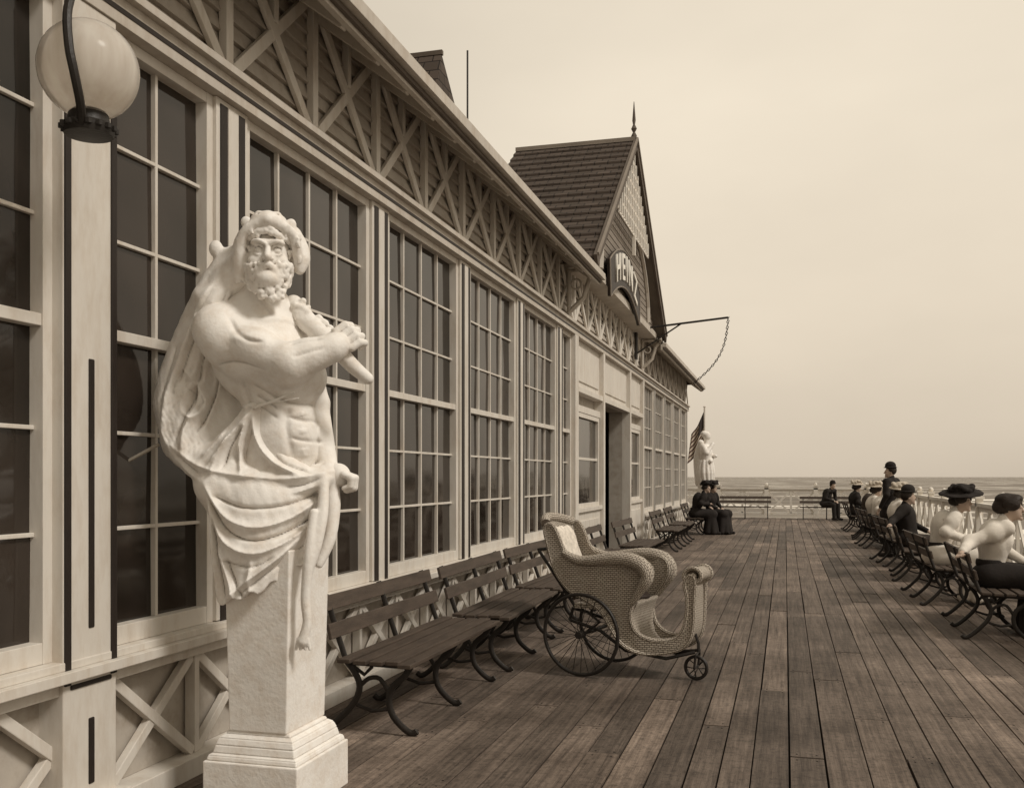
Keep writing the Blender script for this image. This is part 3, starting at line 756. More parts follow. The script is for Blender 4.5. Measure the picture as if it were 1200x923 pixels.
c0=(-.245,0,.88)
for dy in (-.11,0,.11):
    for dz_ in (-.14,0,.14): S.ell((c0[0]-.36*dz_,dy,c0[2]+dz_),(.034,.085,.10),.04,rot=mrot)
S.obj('back_cushion','cushion',ch)
def wheel(rad,x,y,spokes,parent,rim=.014):
    e=MB(); e.tube([(rad*math.cos(a)*.985,0,rad*math.sin(a)*.985) for a in [2*math.pi*i/48 for i in range(48)]],rim,8,closed=True)
    e.tube([(0,-.045,0),(0,.045,0)],rad*.09,12)
    wo=e.obj('wheel',['iron'],parent,smooth=True); wo.location=(x,y,rad+rim*.8)
    s_=MB()
    for i in range(spokes):
        a=2*math.pi*i/spokes; o_=.03 if i%2 else -.03
        s_.tube([(0.02*math.cos(a),o_,0.02*math.sin(a)),(rad*.97*math.cos(a),0,rad*.97*math.sin(a))],.0028 if rad>.2 else .005,4)
    s_.obj('spokes',['iron'],wo)
    return wo
wheel(.305,0,-.33,28,ch); wheel(.305,0,.33,28,ch); wheel(.082,.80,-.03,8,ch,.013)
b=MB()
b.tube([(0,-.36,.316),(0,.36,.316)],.013,8)
for s_ in (-.2,.2):
    b.tube([(0,s_,.32),(.1,s_,.40),(.0,s_,.47),(-.12,s_,.49)],.012,6); b.tube([(-.15,s_,.40),(.1,s_,.34),(.30,s_*.9,.20),(.60,s_*.6,.155),(.80,s_*.3,.21)],.013,6)
    b.tube([(-.15,s_,.40),(-.12,s_,.5)],.012,6); b.tube([(-.1,s_,.5),(-.42,s_,.93)],.012,6)
b.tube([(-.42,-.2,.93),(-.42,.2,.93)],.014,6)
b.tube([(.80,-.075,.095),(.81,-.075,.19),(.815,0,.21),(.81,.02,.19),(.80,.02,.095)],.009,6); b.tube([(.80,-.08,.095),(.80,.025,.095)],.01,6)
b.tube([(.815,-.02,.21),(.815,-.02,.27),(.79,-.02,.34)],.011,6); b.tube([(.66,-.02,.20),(.815,-.02,.22)],.011,6)
b.obj('undercarriage',['iron'],ch,smooth=True)

# ---------------------------------------------------------------- great statue
ZS=4.6
sl_=cam_pt(325,558,ZS)
st=thing('herm_statue',(sl_.x,sl_.y,0),'white statue of bearded man in animal skin on tapered plinth','statue',YAW)
def P(px,py,w=0):
    z=ZS-w; return ((px-600)*z/1150+275*ZS/1150, -w, 1.5+(558-py)*z/1150)
def P2(pts,w=.12): return [(P(a,c,w)[0],P(a,c,w)[2]) for a,c in pts]
b=MB()
def fr(z0,a0,c0,z1,a1,c1,m=0,dx=0,dy=0):
    vs=[]
    for z,a,c in ((z0,a0,c0),(z1,a1,c1)):
        vs+=[(-a+dx,-c+dy,z),(a+dx,-c+dy,z),(a+dx,c+dy,z),(-a+dx,c+dy,z)]
    b.add(vs,[(0,3,2,1),(4,5,6,7),(0,1,5,4),(1,2,6,5),(2,3,7,6),(3,0,4,7)],m)
fr(.345,.145,.19,1.17,.165,.200)
prof=[(.346,.010),(.33,.018),(.315,.040),(.285,.052),(.25,.060),(.242,.075),(.22,.080)]
for i in range(len(prof)-1):
    z1,o1=prof[i];z0,o0=prof[i+1]; fr(z0,.146+o0,.170+o0,z1-.0005,.146+o1,.170+o1)
fr(0,.236,.262,.219,.236,.262)
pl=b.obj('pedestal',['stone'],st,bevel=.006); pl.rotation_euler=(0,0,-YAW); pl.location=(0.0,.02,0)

h=.0055
S=Sdf((-.42,-.42,.95),(.5,.32,2.82),h)
S.ell(P(301,412,0),(.215,.17,.235),.05)
S.ell(P(326,440,.02),(.19,.165,.2),.06)
S.ell(P(330,512,.01),(.185,.16,.20),.10)
S.ell(P(322,575,0),(.17,.15,.16),.08)
S.cap(P(315,560,0),P(320,640,0),.15,.13,.05)
S.cap(P(311,330,.01),P(303,368,.0),.088,.105,.05)
S.cap(P(306,352,-.02),P(256,376,.02),.065,.09,.07)
S.cap(P(306,352,-.02),P(350,372,-.06),.06,.07,.05)
S.ell(P(346,438,.10),(.10,.095,.078),.07); S.ell(P(368,442,-.0),(.055,.09,.075),.06)
S.ell(P(255,386,.10),(.114,.112,.116),.05)
S.ell(P(266,410,.13),(.092,.09,.080),.05)
S.cap(P(262,396,.12),P(334,425,.20),.102,.090,.04)
S.ell(P(298,402,.185),(.09,.068,.066),.04)
S.ell(P(288,432,.15),(.095,.062,.052),.04)
S.ell(P(341,428,.205),(.068,.06,.066),.03)
S.cap(P(341,425,.205),P(388,408,.170),.092,.066,.03)
S.ell(P(360,414,.20),(.074,.058,.064),.03)
S.relief([(P2(q,.15),w_,a_) for q,w_,a_ in [
 ([(270,372),(284,392),(300,402),(318,404)],.010,-.011),([(255,427),(285,425),(320,436)],.009,-.009),([(276,400),(300,398),(322,406)],.022,.008),
 ([(345,408),(362,403),(382,400)],.008,-.007),([(350,422),(368,416),(384,410)],.008,-.006),([(236,372),(250,362),(268,362)],.02,.004),
 ([(316,458),(335,470),(358,472),(382,464)],.012,-.015),([(366,459),(364,490),(366,520),(368,548)],.010,-.011),
 ([(338,488),(355,492),(382,490)],.009,-.009),([(340,512),(358,516),(384,514)],.009,-.009),([(338,476),(336,500),(342,535)],.016,-.011),
 ([(298,450),(314,459),(326,469)],.008,-.008),([(300,462),(314,470),(326,479)],.008,-.008),([(302,474),(314,481),(326,490)],.008,-.007),
 ([(352,480),(354,486)],.018,.008),([(353,501),(355,507)],.018,.008),([(354,524),(356,535)],.02,.008),
 ([(284,444),(290,470),(296,500)],.02,-.011),([(300,342),(312,356),(322,368)],.011,.010),([(300,374),(330,370),(352,378)],.012,.008)]],.06,1.8)
S.cap(P(350,385,-.10),P(372,470,-.12),.07,.055,.03); S.cap(P(372,475,-.12),P(385,548,-.02),.055,.045,.03)
def hand(c,dirf,curl,side,sc_,S,rt=.014):
    c=Vector(c);d=Vector(dirf).normalized();u=Vector(curl).normalized();s_=Vector(side).normalized()
    S.ell(c,(.040*sc_,.040*sc_,.040*sc_),.02)
    for i,(l,o) in enumerate(((.9,-1.5),(1,-.5),(.95,.5),(.78,1.5))):
        b0=c+d*.025*sc_+s_*o*.024*sc_; b1=b0+d*.032*l*sc_+u*.012*sc_; b2=b1+u*.036*l*sc_-d*.004; b3=b2+u*.008*l*sc_-d*.028*l*sc_
        S.cap(b0,b1,rt,rt,.005); S.cap(b1,b2,rt,rt*.92,.003); S.cap(b2,b3,rt*.92,rt*.8,.003)
    t0=c-s_*.036*sc_-d*.01; t1=t0+d*.03*sc_+u*.03*sc_-s_*.01; t2=t1+d*.02*sc_+u*.022*sc_+s_*.018*sc_
    S.cap(t0,t1,rt*1.2,rt*1.05,.008); S.cap(t1,t2,rt*1.05,rt*.85,.004)
clubd=(Vector(P(430,442,.10))-Vector(P(345,352,.06))).normalized()
hd=Vector(P(396,404,.150))
perp=clubd.cross(Vector((0,-1,0))).normalized()
if perp.z<0: perp=-perp
hand(hd,perp,Vector((.35,.7,.1)),clubd,1.48,S,.018)
hand(Vector(P(397,556,.03)),(1,-.15,.05),(0,.1,-1),(0,-1,0),1.35,S,.0162)
S.cap(P(375,556,.02),P(393,556,.03),.052,.048,.02)
HS=1.18
HC=Vector(P(315,300,.06)); yw=math.radians(12)
fw=Vector((math.sin(yw),-math.cos(yw),0)); rt_=Vector((math.cos(yw),math.sin(yw),0)); up=Vector((0,0,1))
RM=np.array([[rt_.x,-fw.x,0],[rt_.y,-fw.y,0],[0,0,1]]).T
def Hd(a,b_,c): return HC+(rt_*a+fw*b_+up*c)*HS
def hell(a,b_,c,r,k=.02,mode='add'): S.ell(Hd(a,b_,c),tuple(q*HS for q in r),k,mode,rot=RM)
def hcap(a,b_,ra,rb,k,mode='add'): S.cap(a,b_,ra*HS,rb*HS,k,mode)
hell(0,-.02,.03,(.088,.11,.11),.03)
hell(0,.025,-.03,(.076,.085,.11),.03)
hcap(Hd(-.046,.099,.030),Hd(.046,.099,.030),.015,.015,.014)
for s_ in (-1,1):
    hell(s_*.035,.122,.003,(.025,.021,.020),.008,'sub')
    hell(s_*.035,.0905,.001,(.0155,.0165,.0145),.002)
    hell(s_*.036,.1085,.001,(.0055,.003,.0055),.001,'sub')
    S.path([Hd(s_*.016,.103,.009),Hd(s_*.028,.109,.017),Hd(s_*.040,.108,.017),Hd(s_*.055,.097,.007)],[.0036,.0042,.0042,.0036],.002)
    S.path([Hd(s_*.020,.101,-.011),Hd(s_*.036,.104,-.017),Hd(s_*.052,.096,-.009)],[.003,.0034,.003],.003)
    S.path([Hd(s_*.010,.116,.024),Hd(s_*.034,.119,.034),Hd(s_*.06,.099,.030)],[.009,.011,.007],.006)
    hell(s_*.050,.075,-.034,(.026,.024,.020),.02)
    S.ell(Hd(s_*.0135,.120,-.034),(.012,.0135,.0105),.005)
    hcap(Hd(s_*.003,.122,-.056),Hd(s_*.046,.096,-.082),.0135,.010,.006)
    hcap(Hd(s_*.006,.124,-.061),Hd(s_*.042,.101,-.092),.010,.007,.004)
hcap(Hd(0,.106,.018),Hd(0,.138,-.030),.0095,.0145,.010)
hell(0,.110,-.083,(.020,.011,.007),.003); hell(0,.105,-.105,(.035,.025,.025),.01); hell(0,.07,-.11,(.06,.05,.04),.03)
for zz in (.055,.068): S.cap(Hd(-.035,.112,zz),Hd(.035,.112,zz),.002,.002,.006,'sub')
random.seed(3)
for i in range(300):
    a=random.uniform(-1,1)*math.radians(105); v=random.random()
    rr=.091-.014*v; zc=-.040-.100*v*max(0,math.cos(a))-.045*v
    if abs(a)<.30 and v<.38: continue
    p=Hd(rr*math.sin(a),.024+rr*math.cos(a)*(1.02-.05*v),zc-.015*random.random())
    S.ell(p,random.uniform(.009,.0145),.003)
for i in range(60):
    a=-1.5+3*i/59; S.ell(Hd(.092*math.sin(a),.010+.100*math.cos(a)*.98,.082-.05*abs(a)/1.5+random.uniform(-.012,.012)),random.uniform(.011,.015),.003)
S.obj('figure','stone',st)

# drapery and animal skin
random.seed(11)
S=Sdf((-.72,-.42,.72),(.40,.36,2.88),.006)
def fold(pts,rs,k=.03,mode='add',S_=None): (S_ or S).path([P(*p) for p in pts],rs,k,mode)
fold([(278,312,-.04),(258,342,-.04),(238,388,-.07),(222,435,-.09),(216,475,-.07),(226,508,-.03)],[.10,.106,.116,.128,.142,.125],.05)
fold([(262,400,-.14),(262,470,-.14),(262,540,-.08)],[.10,.11,.12],.06)
S.ell(P(246,350,.03),(.07,.08,.06),.04)
fold([(210,520,-.02),(245,547,.07),(300,562,.105),(350,564,.100),(384,557,.05)],[.075,.082,.072,.062,.052],.05)
fold([(296,486,.105),(276,515,.10),(256,540,.08)],[.045,.07,.085],.05)
fold([(298,488,.11),(312,522,.115),(345,552,.11)],[.038,.05,.05],.05)
S.relief([(P2(q),w_,a_) for q,w_,a_ in [
 ([(272,300),(248,334),(222,374),(203,420),(190,465),(186,505),(200,535)],.024,.026),
 ([(268,330),(244,362),(232,398),(222,436),(206,478)],.018,.024),
 ([(232,430),(226,470),(214,505),(212,530)],.018,.026),
 ([(250,372),(240,412),(246,450),(236,500)],.014,.026),
 ([(262,318),(236,362),(214,410),(202,450)],.010,-.024),
 ([(244,380),(228,420),(221,462),(204,515)],.009,-.030),([(248,420),(240,465),(228,505)],.008,-.030),([(200,400),(186,450),(182,490)],.010,-.012),
 ([(204,424),(218,440),(232,458),(234,476),(222,488),(210,480)],.014,.030),([(214,452),(222,462),(222,474)],.008,-.020),([(210,425),(200,445),(198,462)],.008,-.014),
 ([(196,520),(225,540),(258,552),(300,558),(345,560),(390,550)],.012,.018),
 ([(204,538),(232,560),(270,574),(312,580),(352,576),(388,560)],.012,.018),
 ([(205,532),(245,558),(300,569),(350,569),(385,555)],.007,-.016),
 ([(299,480),(282,500),(264,522),(246,548)],.013,.028),([(300,482),(303,512),(320,538),(354,556)],.012,.026),
 ([(293,490),(284,520),(286,556)],.011,.024),([(288,500),(273,524),(264,550)],.007,-.022),([(298,502),(296,530),(308,552)],.007,-.022),
 ([(272,510),(258,536),(250,560)],.010,.018),([(314,520),(334,542),(365,554)],.007,-.014),([(266,505),(254,520),(238,535)],.010,.017),([(286,478),(298,474),(310,482)],.014,.02)]],.12,1.35)
S2=Sdf((-.72,-.42,.72),(.40,.36,2.88),.006)
S2.ell(P(312,590,0),(.265,.225,.19),.05); S2.ell(P(308,640,.01),(.225,.235,.22),.06); S2.cap(P(306,620,.03),P(306,710,.03),.205,.20,.05)
S2.ell(P(258,565,.05),(.12,.14,.12),.06)
S2.relief([(P2(q,.17),w_,a_) for q,w_,a_ in [
 ([(240,566),(262,600),(302,616),(346,604),(386,570)],.014,.028),
 ([(246,596),(266,632),(305,646),(350,625),(386,582)],.014,.028),
 ([(388,576),(364,616),(332,650),(298,676),(264,702)],.016,.032),
 ([(390,590),(376,628),(352,662),(326,690)],.013,.028),
 ([(244,585),(248,640),(256,708)],.016,.026),([(258,640),(268,668),(280,708)],.012,.024),
 ([(300,655),(296,680),(298,705)],.012,.018),
 ([(244,582),(266,617),(305,632),(350,614),(384,578)],.007,-.024),([(378,600),(350,640),(315,670),(285,694)],.008,-.026),
 ([(250,615),(258,660),(266,704)],.007,-.022),([(270,655),(280,680),(290,704)],.007,-.020),
 ([(250,580),(290,594),(340,590),(380,568)],.008,-.020),([(262,655),(300,662),(325,650)],.007,-.014)]],.12,1.35)
x,y,z=S2.xyz((slice(None),)*3)
hx=[P(q,0,.18)[0] for q in (235,256,280,305,325,350,372,400)]; hz=[P(0,q,.18)[2] for q in (690,708,699,692,680,662,652,628)]
zh=np.interp(x,hx,hz)+.010*np.sin(x*70)
S2.F=np.maximum(S2.F,((zh-z)*.85).astype(np.float32))
kk=.02; hh=np.maximum(kk-np.abs(S.F-S2.F),0)/kk; S.F=(np.minimum(S.F,S2.F)-hh*hh*kk*.25).astype(np.float32)
nz=np.sin(x*95+np.sin(z*14)*2.2+y*40)*np.sin(z*31+x*20+1.2)
fur=np.sin(x*230+np.sin(z*60)*1.5)*np.sin(z*110+x*50)*np.clip((2.1-z)/.3,0,1)*np.clip((-.30-x)/.05,0,1)*np.clip((z-1.55)/.1,0,1)
S.F+= (.0014*nz+.0022*fur).astype(np.float32)
HO=HC+Vector((-.004,.037,.055))
S.ell(HO,(.144,.144,.132),.02,cut=lambda x,y,z:(-(y)-.045))
S.path([Hd(-.07,-.03,.03),Hd(-.095,-.02,-.05),P(266,338,.0),P(250,355,.0)],[.075,.07,.075,.075],.05)
S.path([Hd(-.10,.02,-.02),P(265,322,.05),P(254,342,.08),P(243,362,.09)],[.038,.044,.038,.028],.03)
rim=[Hd(-.108,.02,-.075),Hd(-.108,.05,-.02),Hd(-.100,.068,.04),Hd(-.068,.088,.088),Hd(0,.100,.108),Hd(.068,.088,.090),Hd(.100,.066,.055),Hd(.110,.045,.0),Hd(.110,.02,-.05)]
S.path(rim,[.030,.026,.023,.024,.025,.024,.023,.023,.015],.026)
S.path([Hd(.092,.0,.085),Hd(.122,.0,.04),Hd(.134,.01,-.01),Hd(.124,.02,-.055)],[.042,.036,.030,.015],.03)
S.ell(Hd(0,.055,.126),(.082,.078,.036),.03)
S.cap(Hd(0,.08,.132),Hd(0,.115,.115),.028,.020,.02)
for s_ in (-1,1):
    S.ell(Hd(s_*.034,.085,.144),(.018,.017,.013),.008); S.ell(Hd(s_*.036,.10,.140),(.007,.006,.006),.003,'sub'); S.ell(Hd(s_*.085,.02,.125),(.025,.015,.027),.010)
for i in range(420):
    a=random.uniform(0,6.283); e_=random.uniform(-.5,1.35)
    p=HO+Vector((.144*math.cos(a)*math.cos(e_),.144*math.sin(a)*math.cos(e_),.132*math.sin(e_)))
    if (p-HC).dot(fw)>.075: continue
    d_=Vector((random.uniform(-.006,.006),0,-random.uniform(.012,.028)))
    S.cap(p,p+d_,random.uniform(.007,.012),.006,.006)
for q in rim[:-1]:
    for _ in range(7):
        p=q+Vector((random.uniform(-.02,.02),random.uniform(-.018,.004),random.uniform(-.026,.026))); S.cap(p,p+Vector((random.uniform(-.01,.01),0,-.02)),random.uniform(.007,.011),.006,.005)
for i in range(110):
    t=random.random(); p=Vector(P(276,312,.06)).lerp(Vector(P(240,362,.09)),t)+Vector((random.uniform(-.05,.05),random.uniform(-.01,.03),random.uniform(-.04,.04))); S.cap(p,p+Vector((-.012,0,-.03)),.010,.007,.008)
S.ell(P(253,291,.0),(.032,.026,.040),.02)
S.cap(P(298,478,.175),P(345,459,.178),.0065,.0055,.006)
S.cap(P(300,474,.175),P(350,466,.174),.0045,.004,.006)
fold([(386,548,.03),(390,590,.06),(386,630,.09),(374,660,.12)],[.034,.036,.030,.020])
fold([(380,560,.11),(378,600,.16),(370,640,.19),(360,672,.20)],[.022,.026,.026,.020])
fold([(368,600,.18),(362,650,.21),(358,700,.21),(360,728,.21),(355,750,.21)],[.020,.024,.022,.020,.026],.012)
for q in (-9,-3,3,9): fold([(355+q*.6,748,.215),(355+q,764,.21)],[.010,.006],.004)
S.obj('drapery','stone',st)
S=Sdf((-.2,-.45,1.8),(.6,.2,2.5),h)
S.path([P(344,356,-.04),P(362,378,.02),P(394,408,.105),P(414,429,.11),P(431,443,.10)],[.044,.046,.038,.034,.027],.01)
for i in range(60):
    t=random.random()*.5; a=random.uniform(0,6.28); p=Vector(P(344,356,-.03)).lerp(Vector(P(430,442,.10)),t)
    S.ell(p+Vector((math.cos(a)*.035,-.02+math.sin(a)*.032,.032*math.sin(a+1))),.012,.012)
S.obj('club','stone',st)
b=MB(); b.tube([P(138,582,.0),P(140,545,.0),P(186,520,.02)],.009,8); b.obj('iron_stay',['metal'],st,smooth=True)

# ---------------------------------------------------------------- people
def build_person(p,h):
    T={}
    sit=p.get('sit',True); ln=p.get('lean',0.0); wom=p.get('woman',True)
    if sit: pel=Vector((0,0,.55));che=Vector((-.05+ln*.5,0,.90));nk=Vector((-.04+ln,0,1.06));hd=Vector((.0+ln*1.15,0,1.19)); kn=[Vector((.44,s*.11,.53)) for s in (-1,1)]; an=[Vector((.46,s*.11,.09)) for s in (-1,1)]
    else: pel=Vector((0,0,.93));che=Vector((-.02,0,1.27));nk=Vector((-.02,0,1.45));hd=Vector((.01,0,1.59)); kn=[Vector((.02,s*.1,.5)) for s in (-1,1)]; an=[Vector((-.01,s*.11,.09)) for s in (-1,1)]
    hs=.17 if wom else .19
    sh=[nk+Vector((0,s*hs,-.045)) for s in (-1,1)]
    if sit: arms=p.get('arms',[((.02,-.27,.80),(.25,-.10,.68)),((.02,.27,.80),(.27,.08,.68))])
    else: arms=p.get('arms',[((-.05,-.26,1.17),(.08,-.25,.93)),((-.05,.26,1.17),(.08,.25,.93))])
    arms=[(Vector(a),Vector(c)) for a,c in arms]
    lo=(-.6,-.6,-.02);hi=(.8,.55,1.9 if not sit else 1.5)
    hy=p.get('yaw',0.0); f=Vector((math.cos(hy),math.sin(hy),0)); sdv=Vector((-math.sin(hy),math.cos(hy),0))
    def H(a,b_,c): return hd+f*a+sdv*b_+Vector((0,0,c))
    S=Sdf(lo,hi,h)
    S.ell(pel,(.13,.16,.12),.05); S.ell(che,(.105,.15,.18),.06); S.cap(pel,che,.11,.11,.05); S.cap(nk-Vector((0,0,.03)),hd,.055,.05,.03)
    S.ell(H(-.01,0,.02),(.088,.072,.098),.02); S.ell(H(.03,0,-.035),(.055,.052,.07),.025)
    S.cap(H(.085,0,.01),H(.103,0,-.022),.009,.013,.01); S.cap(H(.078,-.03,.02),H(.078,.03,.02),.011,.011,.012)
    for s in (-1,1):
        S.ell(H(.088,s*.03,.004),.010,.006,'sub'); S.ell(H(-.01,s*.074,-.01),(.018,.009,.028),.006)
    S.cap(H(.083,-.018,-.058),H(.083,.018,-.058),.007,.007,.004); S.ell(H(.075,0,-.09),.02,.015)
    for i,s in enumerate((-1,1)):
        S.cap(nk-Vector((0,0,.03)),sh[i],.05,.05,.03); e,w_=arms[i]; S.cap(sh[i],e,.048,.038,.02); S.cap(e,w_,.038,.026,.015)
        d=(w_-e).normalized(); c=w_+d*.045; S.ell(c,(.032,.032,.025),.015); sid=Vector((0,0,1)).cross(d).normalized()
        if sid.length<.1: sid=Vector((0,1,0))
        for j in range(4):
            l=(.8,1,.95,.75)[j]; b0=c+d*.03+sid*(j-1.5)*.019; b1=b0+d*.035*l+Vector((0,0,-.008)); b2=b1+d*.022*l+Vector((0,0,-.022)); S.cap(b0,b1,.0095,.009,.003); S.cap(b1,b2,.009,.008,.003)
        t0=c-sid*s*.028; S.cap(t0,t0+d*.03-sid*s*.018,.012,.009,.005)
        S.cap(pel+Vector((0,s*.09,0)),kn[i],.085,.06,.03); S.cap(kn[i],an[i],.058,.035,.02); S.cap(an[i]-Vector((.04,0,.03)),an[i]+Vector((.13,s*.02,-.045)),.04,.03,.02)
    T['body']=(S,'skin')
    S=Sdf(lo,hi,h); 
    S.ell(che,(.135,.185,.20),.05); S.cap(pel+Vector((0,0,.04)),che,.135 if not wom else .105,.15,.05); S.cap(nk+Vector((0,0,-.02)),nk+Vector((0,0,.035)),.062,.058,.02)
    if wom: S.ell(che+Vector((.08,0,-.01)),(.085,.13,.10),.04)
    for i,s in enumerate((-1,1)):
        e,w_=arms[i]; S.cap(nk-Vector((0,0,.05)),sh[i],.07,.07,.04)
        S.cap(sh[i],e,.075 if wom else .07,.06,.03); 
        if wom: S.ell(sh[i].lerp(e,.35),(.088,.088,.095),.03); S.ell(e,(.072,.072,.072),.03)
        we=e.lerp(w_,.93); S.cap(e,we,.062 if wom else .055,.04,.02)
        # soft creases running along the sleeve and across the elbow
        dd=(e-sh[i]).normalized(); oo=dd.cross(Vector((0,0,1))); oo=oo.normalized() if oo.length>.05 else Vector((0,1,0)); 
        for q in (-.05,0,.05): S.cap(sh[i]+dd*.06+oo*q+Vector((-.07,0,.01)),e-dd*.03+oo*q*.5+Vector((-.055,0,0)),.005,.005,.018,'sub')
    for q in range(6): S.cap(che+Vector((-.135,-.11+.044*q,.12)),che+Vector((-.115,-.055+.022*q,-.27)),.005,.005,.02,'sub')
    if not wom and sit: S.ell(pel+Vector((-.02,0,.02)),(.17,.2,.12),.05)
    if not wom and not sit: S.cap(pel,pel-Vector((0,0,.12)),.17,.19,.05)
    X_,Y_,Z_=S.xyz((slice(None),)*3); S.F+=(.0025*np.sin(Y_*42+3*np.sin(Z_*7)+X_*18)*np.sin(X_*23+Z_*11+1)).astype(np.float32)
    T['jacket' if not wom else 'blouse']=(S,p['top'])
    if wom:
        S=Sdf(lo,hi,h); S.cap(pel+Vector((-.01,-.02,.115)),pel+Vector((-.01,.02,.115)),.125,.125,.01); S.F=np.maximum(S.F,(np.abs(S.ax[2][None,None,:]-(pel.z+.125))-.03).astype(np.float32)); T['belt']=(S,'black')
    S=Sdf(lo,hi,h)
    if wom and sit:
        S.ell(pel+Vector((0,0,-.01)),(.19,.21,.12),.05); S.cap(pel+Vector((.0,-.07,0)),kn[0],.14,.12,.06); S.cap(pel+Vector((0,.07,0)),kn[1],.14,.12,.06)
        for yy,xx in ((-.2,.44),(-.1,.52),(0,.55),(.1,.52),(.2,.44)): S.cap((.42,yy*.6,.52),(xx,yy,.07),.09,.075,.035)
        S.cap((.36,-.12,.45),(.3,-.17,.08),.1,.08,.04); S.cap((.36,.12,.45),(.3,.17,.08),.1,.08,.04)
    elif sit:
        S.ell(pel,(.17,.19,.12),.05)
        for i,s in enumerate((-1,1)): S.cap(pel+Vector((0,s*.09,0)),kn[i],.105,.08,.03); S.cap(kn[i],an[i]+Vector((0,0,.03)),.08,.065,.02)
    else:
        S.ell(pel,(.14,.17,.12),.05)
        for i,s in enumerate((-1,1)): S.cap(pel+Vector((0,s*.08,0)),kn[i],.1,.08,.03); S.cap(kn[i],an[i]+Vector((0,0,.0)),.08,.068,.02)
    T['skirt' if wom else 'trousers']=(S,p['low'])
    S=Sdf(lo,hi,h)
    for i,s in enumerate((-1,1)): S.cap(an[i]-Vector((.05,0,.035)),an[i]+Vector((.15,s*.02,-.05)),.05,.037,.02); S.cap(an[i],an[i]-Vector((.02,0,.03)),.05,.05,.02)
    T['shoe']=(S,'black')
    S=Sdf((hd.x-.3,-.3,hd.z-.3),(hd.x+.35,.3,hd.z+.35),min(h,.01))
    S.ell(H(-.025,0,.035),(.098,.088,.1),.02,cut=lambda x,y,z:(x*f.x+y*f.y)-.062+np.maximum(-z,0)*.9)
    if wom:
        hk=p.get('hairk',1.0)
        S.ell(H(-.06,0,.095),(.075*hk,.075*hk,.05*hk),.03); S.ell(H(-.11,0,.02),(.055*hk,.065*hk,.055*hk),.03)
        for s in (-1,1): S.ell(H(.01,s*.08,.045),(.06*hk,.032*hk,.05*hk),.02)
        if hk>1: S.ell(H(.035,0,.10),(.06,.085,.045),.03)
        X_,Y_,Z_=S.xyz((slice(None),)*3); S.F+=(.002*np.sin(Z_*160+Y_*60)*np.sin(Y_*90+X_*70)).astype(np.float32)
    T['hair']=(S,'hair')
    ht=p.get('hat')
    if ht:
        S=Sdf((hd.x-.38,-.38,hd.z-.3),(hd.x+.38,.38,hd.z+.4),min(h,.01))
        if ht=='wide':
            tl=np.array(Matrix.Rotation(math.radians(p.get('tilt',8)),3,'X').transposed()); rb_=p.get('brim',1.0)
            S.ell(H(-.02,0,.115),(.225*rb_,.20*rb_,.026),.02,rot=tl); S.ell(H(-.02,0,.160),(.13,.125,.07),.03)
            X_,Y_,Z_=S.xyz((slice(None),)*3); S.F+=(.006*np.sin(X_*28+1)*np.sin(Y_*26)).astype(np.float32)
            for i in range(18):
                a=i*.45; S.ell(H(-.02+.12*math.cos(a),.115*math.sin(a),.165+.03*math.sin(3*a)),(.038,.038,.034),.010)
        elif ht=='bowler':
            S.ell(H(-.01,0,.085),(.135,.115,.012),.012); S.ell(H(-.01,0,.12),(.10,.088,.082),.012)
        T['hat']=(S,p.get('hatm','black'))
    return T
def place(name_label,T,loc,rz,over=None,group=None,objs=None):
    t=thing('person',loc,name_label,'person',rz,group)
    res={}
    if objs is None:
        for k,(S,m) in T.items(): res[k]=S.obj(k,m,t)
    else:
        for k,o in objs.items():
            c=o.copy(); COL.objects.link(c); c.parent=t; res[k]=c
    if over:
        for k,mn in over.items():
            if k in res:
                res[k].material_slots[0].link='OBJECT'; res[k].material_slots[0].material=M[mn]
    return res
G='seated visitors on the pier'
T=build_person(dict(woman=True,top='wcloth',low='black',lean=.16,yaw=-.2,hairk=1.22,arms=[((-.20,-.27,.88),(-.27,-.50,.80)),((.10,.26,.8),(.30,.10,.68))]),.0085)
place('woman in white blouse with dark hair, arm on bench back',T,(1.92,10.4,0),-.12,group=G)
T=build_person(dict(woman=True,top='wcloth',low='wcloth',hat='wide',hatm='black',lean=.24,yaw=-.3,tilt=14,brim=1.12,hairk=1.1,arms=[((.10,-.28,.84),(.34,-.16,.74)),((.12,.26,.8),(.34,.02,.74))]),.0095)
place('woman in white dress and wide dark hat leaning on bench',T,(1.80,12.95,0),-.2,group=G)
TW=build_person(dict(woman=True,top='wcloth',low='gcloth',hat='wide',hatm='straw',lean=.05,yaw=.3,brim=.85),.013)
ow=place('woman in light blouse and light hat seated on a bench',TW,(1.86,22.6,0),0,group=G)
TW2=build_person(dict(woman=True,top='darkc',low='darkc',hat='wide',hatm='black',lean=.26,yaw=-.7,tilt=-10,brim=.75,arms=[((.12,-.27,.82),(.36,-.05,.80)),((.14,.26,.82),(.36,.05,.72))]),.013)
ow2=place('woman in dark jacket and dark hat leaning forward on bench',TW2,(1.88,25.4,0),.15,group=G)
TM=build_person(dict(woman=False,top='black',low='darkc',hat='bowler',lean=.0,yaw=.2,arms=[((-.22,-.3,.86),(-.26,-.5,.80)),((.02,.27,.80),(.27,.08,.68))]),.013)
om=place('man in dark suit and bowler hat seated on a bench',TM,(1.80,15.9,0),-.1,group=G)
TM2=build_person(dict(woman=False,top='black',low='black',hat='bowler',lean=.28,yaw=-.2,arms=[((.22,-.26,.76),(.42,-.08,.66)),((.22,.26,.76),(.42,.08,.66))]),.013)
om2=place('man in dark suit and bowler hat leaning forward on bench',TM2,(1.35,35.95,0),math.radians(-40),group=G)
TD=build_person(dict(woman=False,sit=False,top='black',low='black',hat='bowler',yaw=.6),.013)
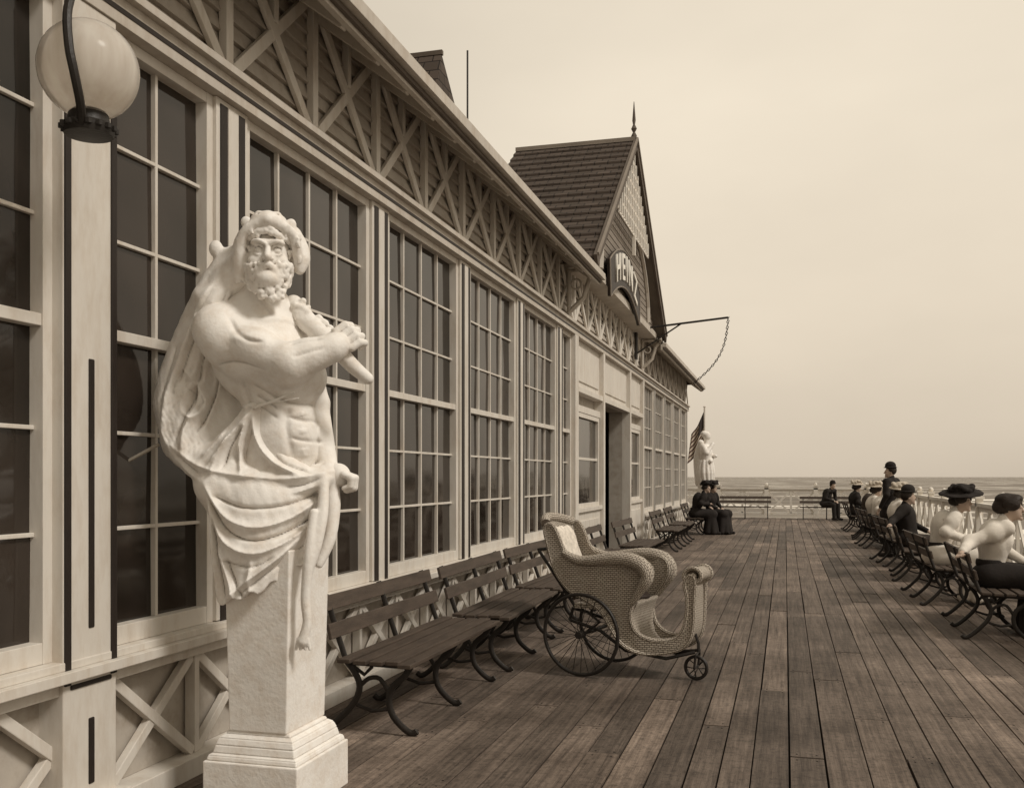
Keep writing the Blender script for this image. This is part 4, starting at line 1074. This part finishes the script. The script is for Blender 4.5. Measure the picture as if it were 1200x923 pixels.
place('man in dark suit and bowler hat standing by the benches',TD,(1.90,19.6,0),math.radians(150),group='people standing on the pier')
place('woman in white blouse and straw hat seated on a bench',None,(1.86,17.9,0),.25,{'skirt':'wcloth'},G,ow)
place('woman in white blouse and dark hat leaning forward on bench',None,(1.84,21.9,0),-.35,{'blouse':'wcloth'},G,ow2)
place('woman in dark dress and light hat seated on a bench',None,(1.86,28.6,0),.2,{'blouse':'black','skirt':'black'},G,ow)
place('woman in black dress and black hat seated by the pavilion wall',None,(-1.88,26.4,0),-.5,{'blouse':'black','skirt':'black','hat':'black'},G,ow)
place('woman in black dress and black hat seated by the pavilion wall',None,(-2.25,25.9,0),.2,{'blouse':'black','skirt':'black'},G,ow2)

# ---------------------------------------------------------------- second statue
s2=thing('herm_statue',(-2.45,32.0,0),'white statue of draped figure with raised arm on tall plinth','statue',math.radians(-10))
s2.scale=(1.12,1.12,1.08)
b=MB()
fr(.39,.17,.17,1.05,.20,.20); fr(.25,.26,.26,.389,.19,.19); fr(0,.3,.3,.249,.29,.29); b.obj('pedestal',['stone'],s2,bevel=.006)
S=Sdf((-.6,-.6,1.0),(.7,.6,3.0),.018)
S.cap((0,0,1.1),(0,0,1.9),.17,.16,.06); S.ell((0,0,2.1),(.18,.24,.27),.06); S.cap((0,0,2.3),(.02,0,2.5),.08,.07,.03); S.ell((.03,0,2.60),(.11,.10,.135),.02)
S.ell((.13,0,2.58),(.02,.015,.03),.01); S.ell((-.04,0,2.66),(.11,.11,.10),.02)
S.cap((0,-.26,2.28),(.12,-.36,2.08),.085,.07,.03); S.cap((.12,-.36,2.08),(.24,-.16,2.36),.065,.05,.03); S.cap((0,.26,2.28),(.08,.32,2.0),.085,.07,.03); S.cap((.08,.32,2.0),(.28,.02,2.0),.065,.05,.03)
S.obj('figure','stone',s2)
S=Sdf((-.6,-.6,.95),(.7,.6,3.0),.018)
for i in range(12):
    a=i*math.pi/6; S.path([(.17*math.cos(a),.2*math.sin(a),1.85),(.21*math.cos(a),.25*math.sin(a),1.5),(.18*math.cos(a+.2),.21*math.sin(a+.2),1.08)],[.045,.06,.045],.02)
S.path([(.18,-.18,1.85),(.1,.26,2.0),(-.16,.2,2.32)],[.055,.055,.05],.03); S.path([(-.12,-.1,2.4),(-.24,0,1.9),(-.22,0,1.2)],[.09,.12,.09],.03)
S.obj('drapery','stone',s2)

# flag
fl=thing('flag',(-2.6,33.4,0),'striped flag hanging limp from a thin pole by the railing','flag')
b=MB(); b.tube([(0,0,0),(0,0,3.8)],.03,8); b.lathe([(.01,0),(.05,.04),(.01,.09)],8,(0,0,3.8)); b.obj('flag_pole',['white'],fl,smooth=True)
b=MB(); Pg=[]
for i in range(17):
    t=i/16; row=[]
    for j in range(21):
        s_=j/20; xx=-.02-.42*t-.12*t*(1-s_); zz=3.7-1.0*(1-s_)-t*.75-.1*math.sin(t*3); yy=.07*math.sin(t*11+s_*2)*t**.5
        row.append((xx,yy,zz))
    Pg.append(row)
b.grid(Pg,0,us=1,vs_=1); b.obj('flag_cloth',['flag'],fl,smooth=True,fix=False)
print('done')
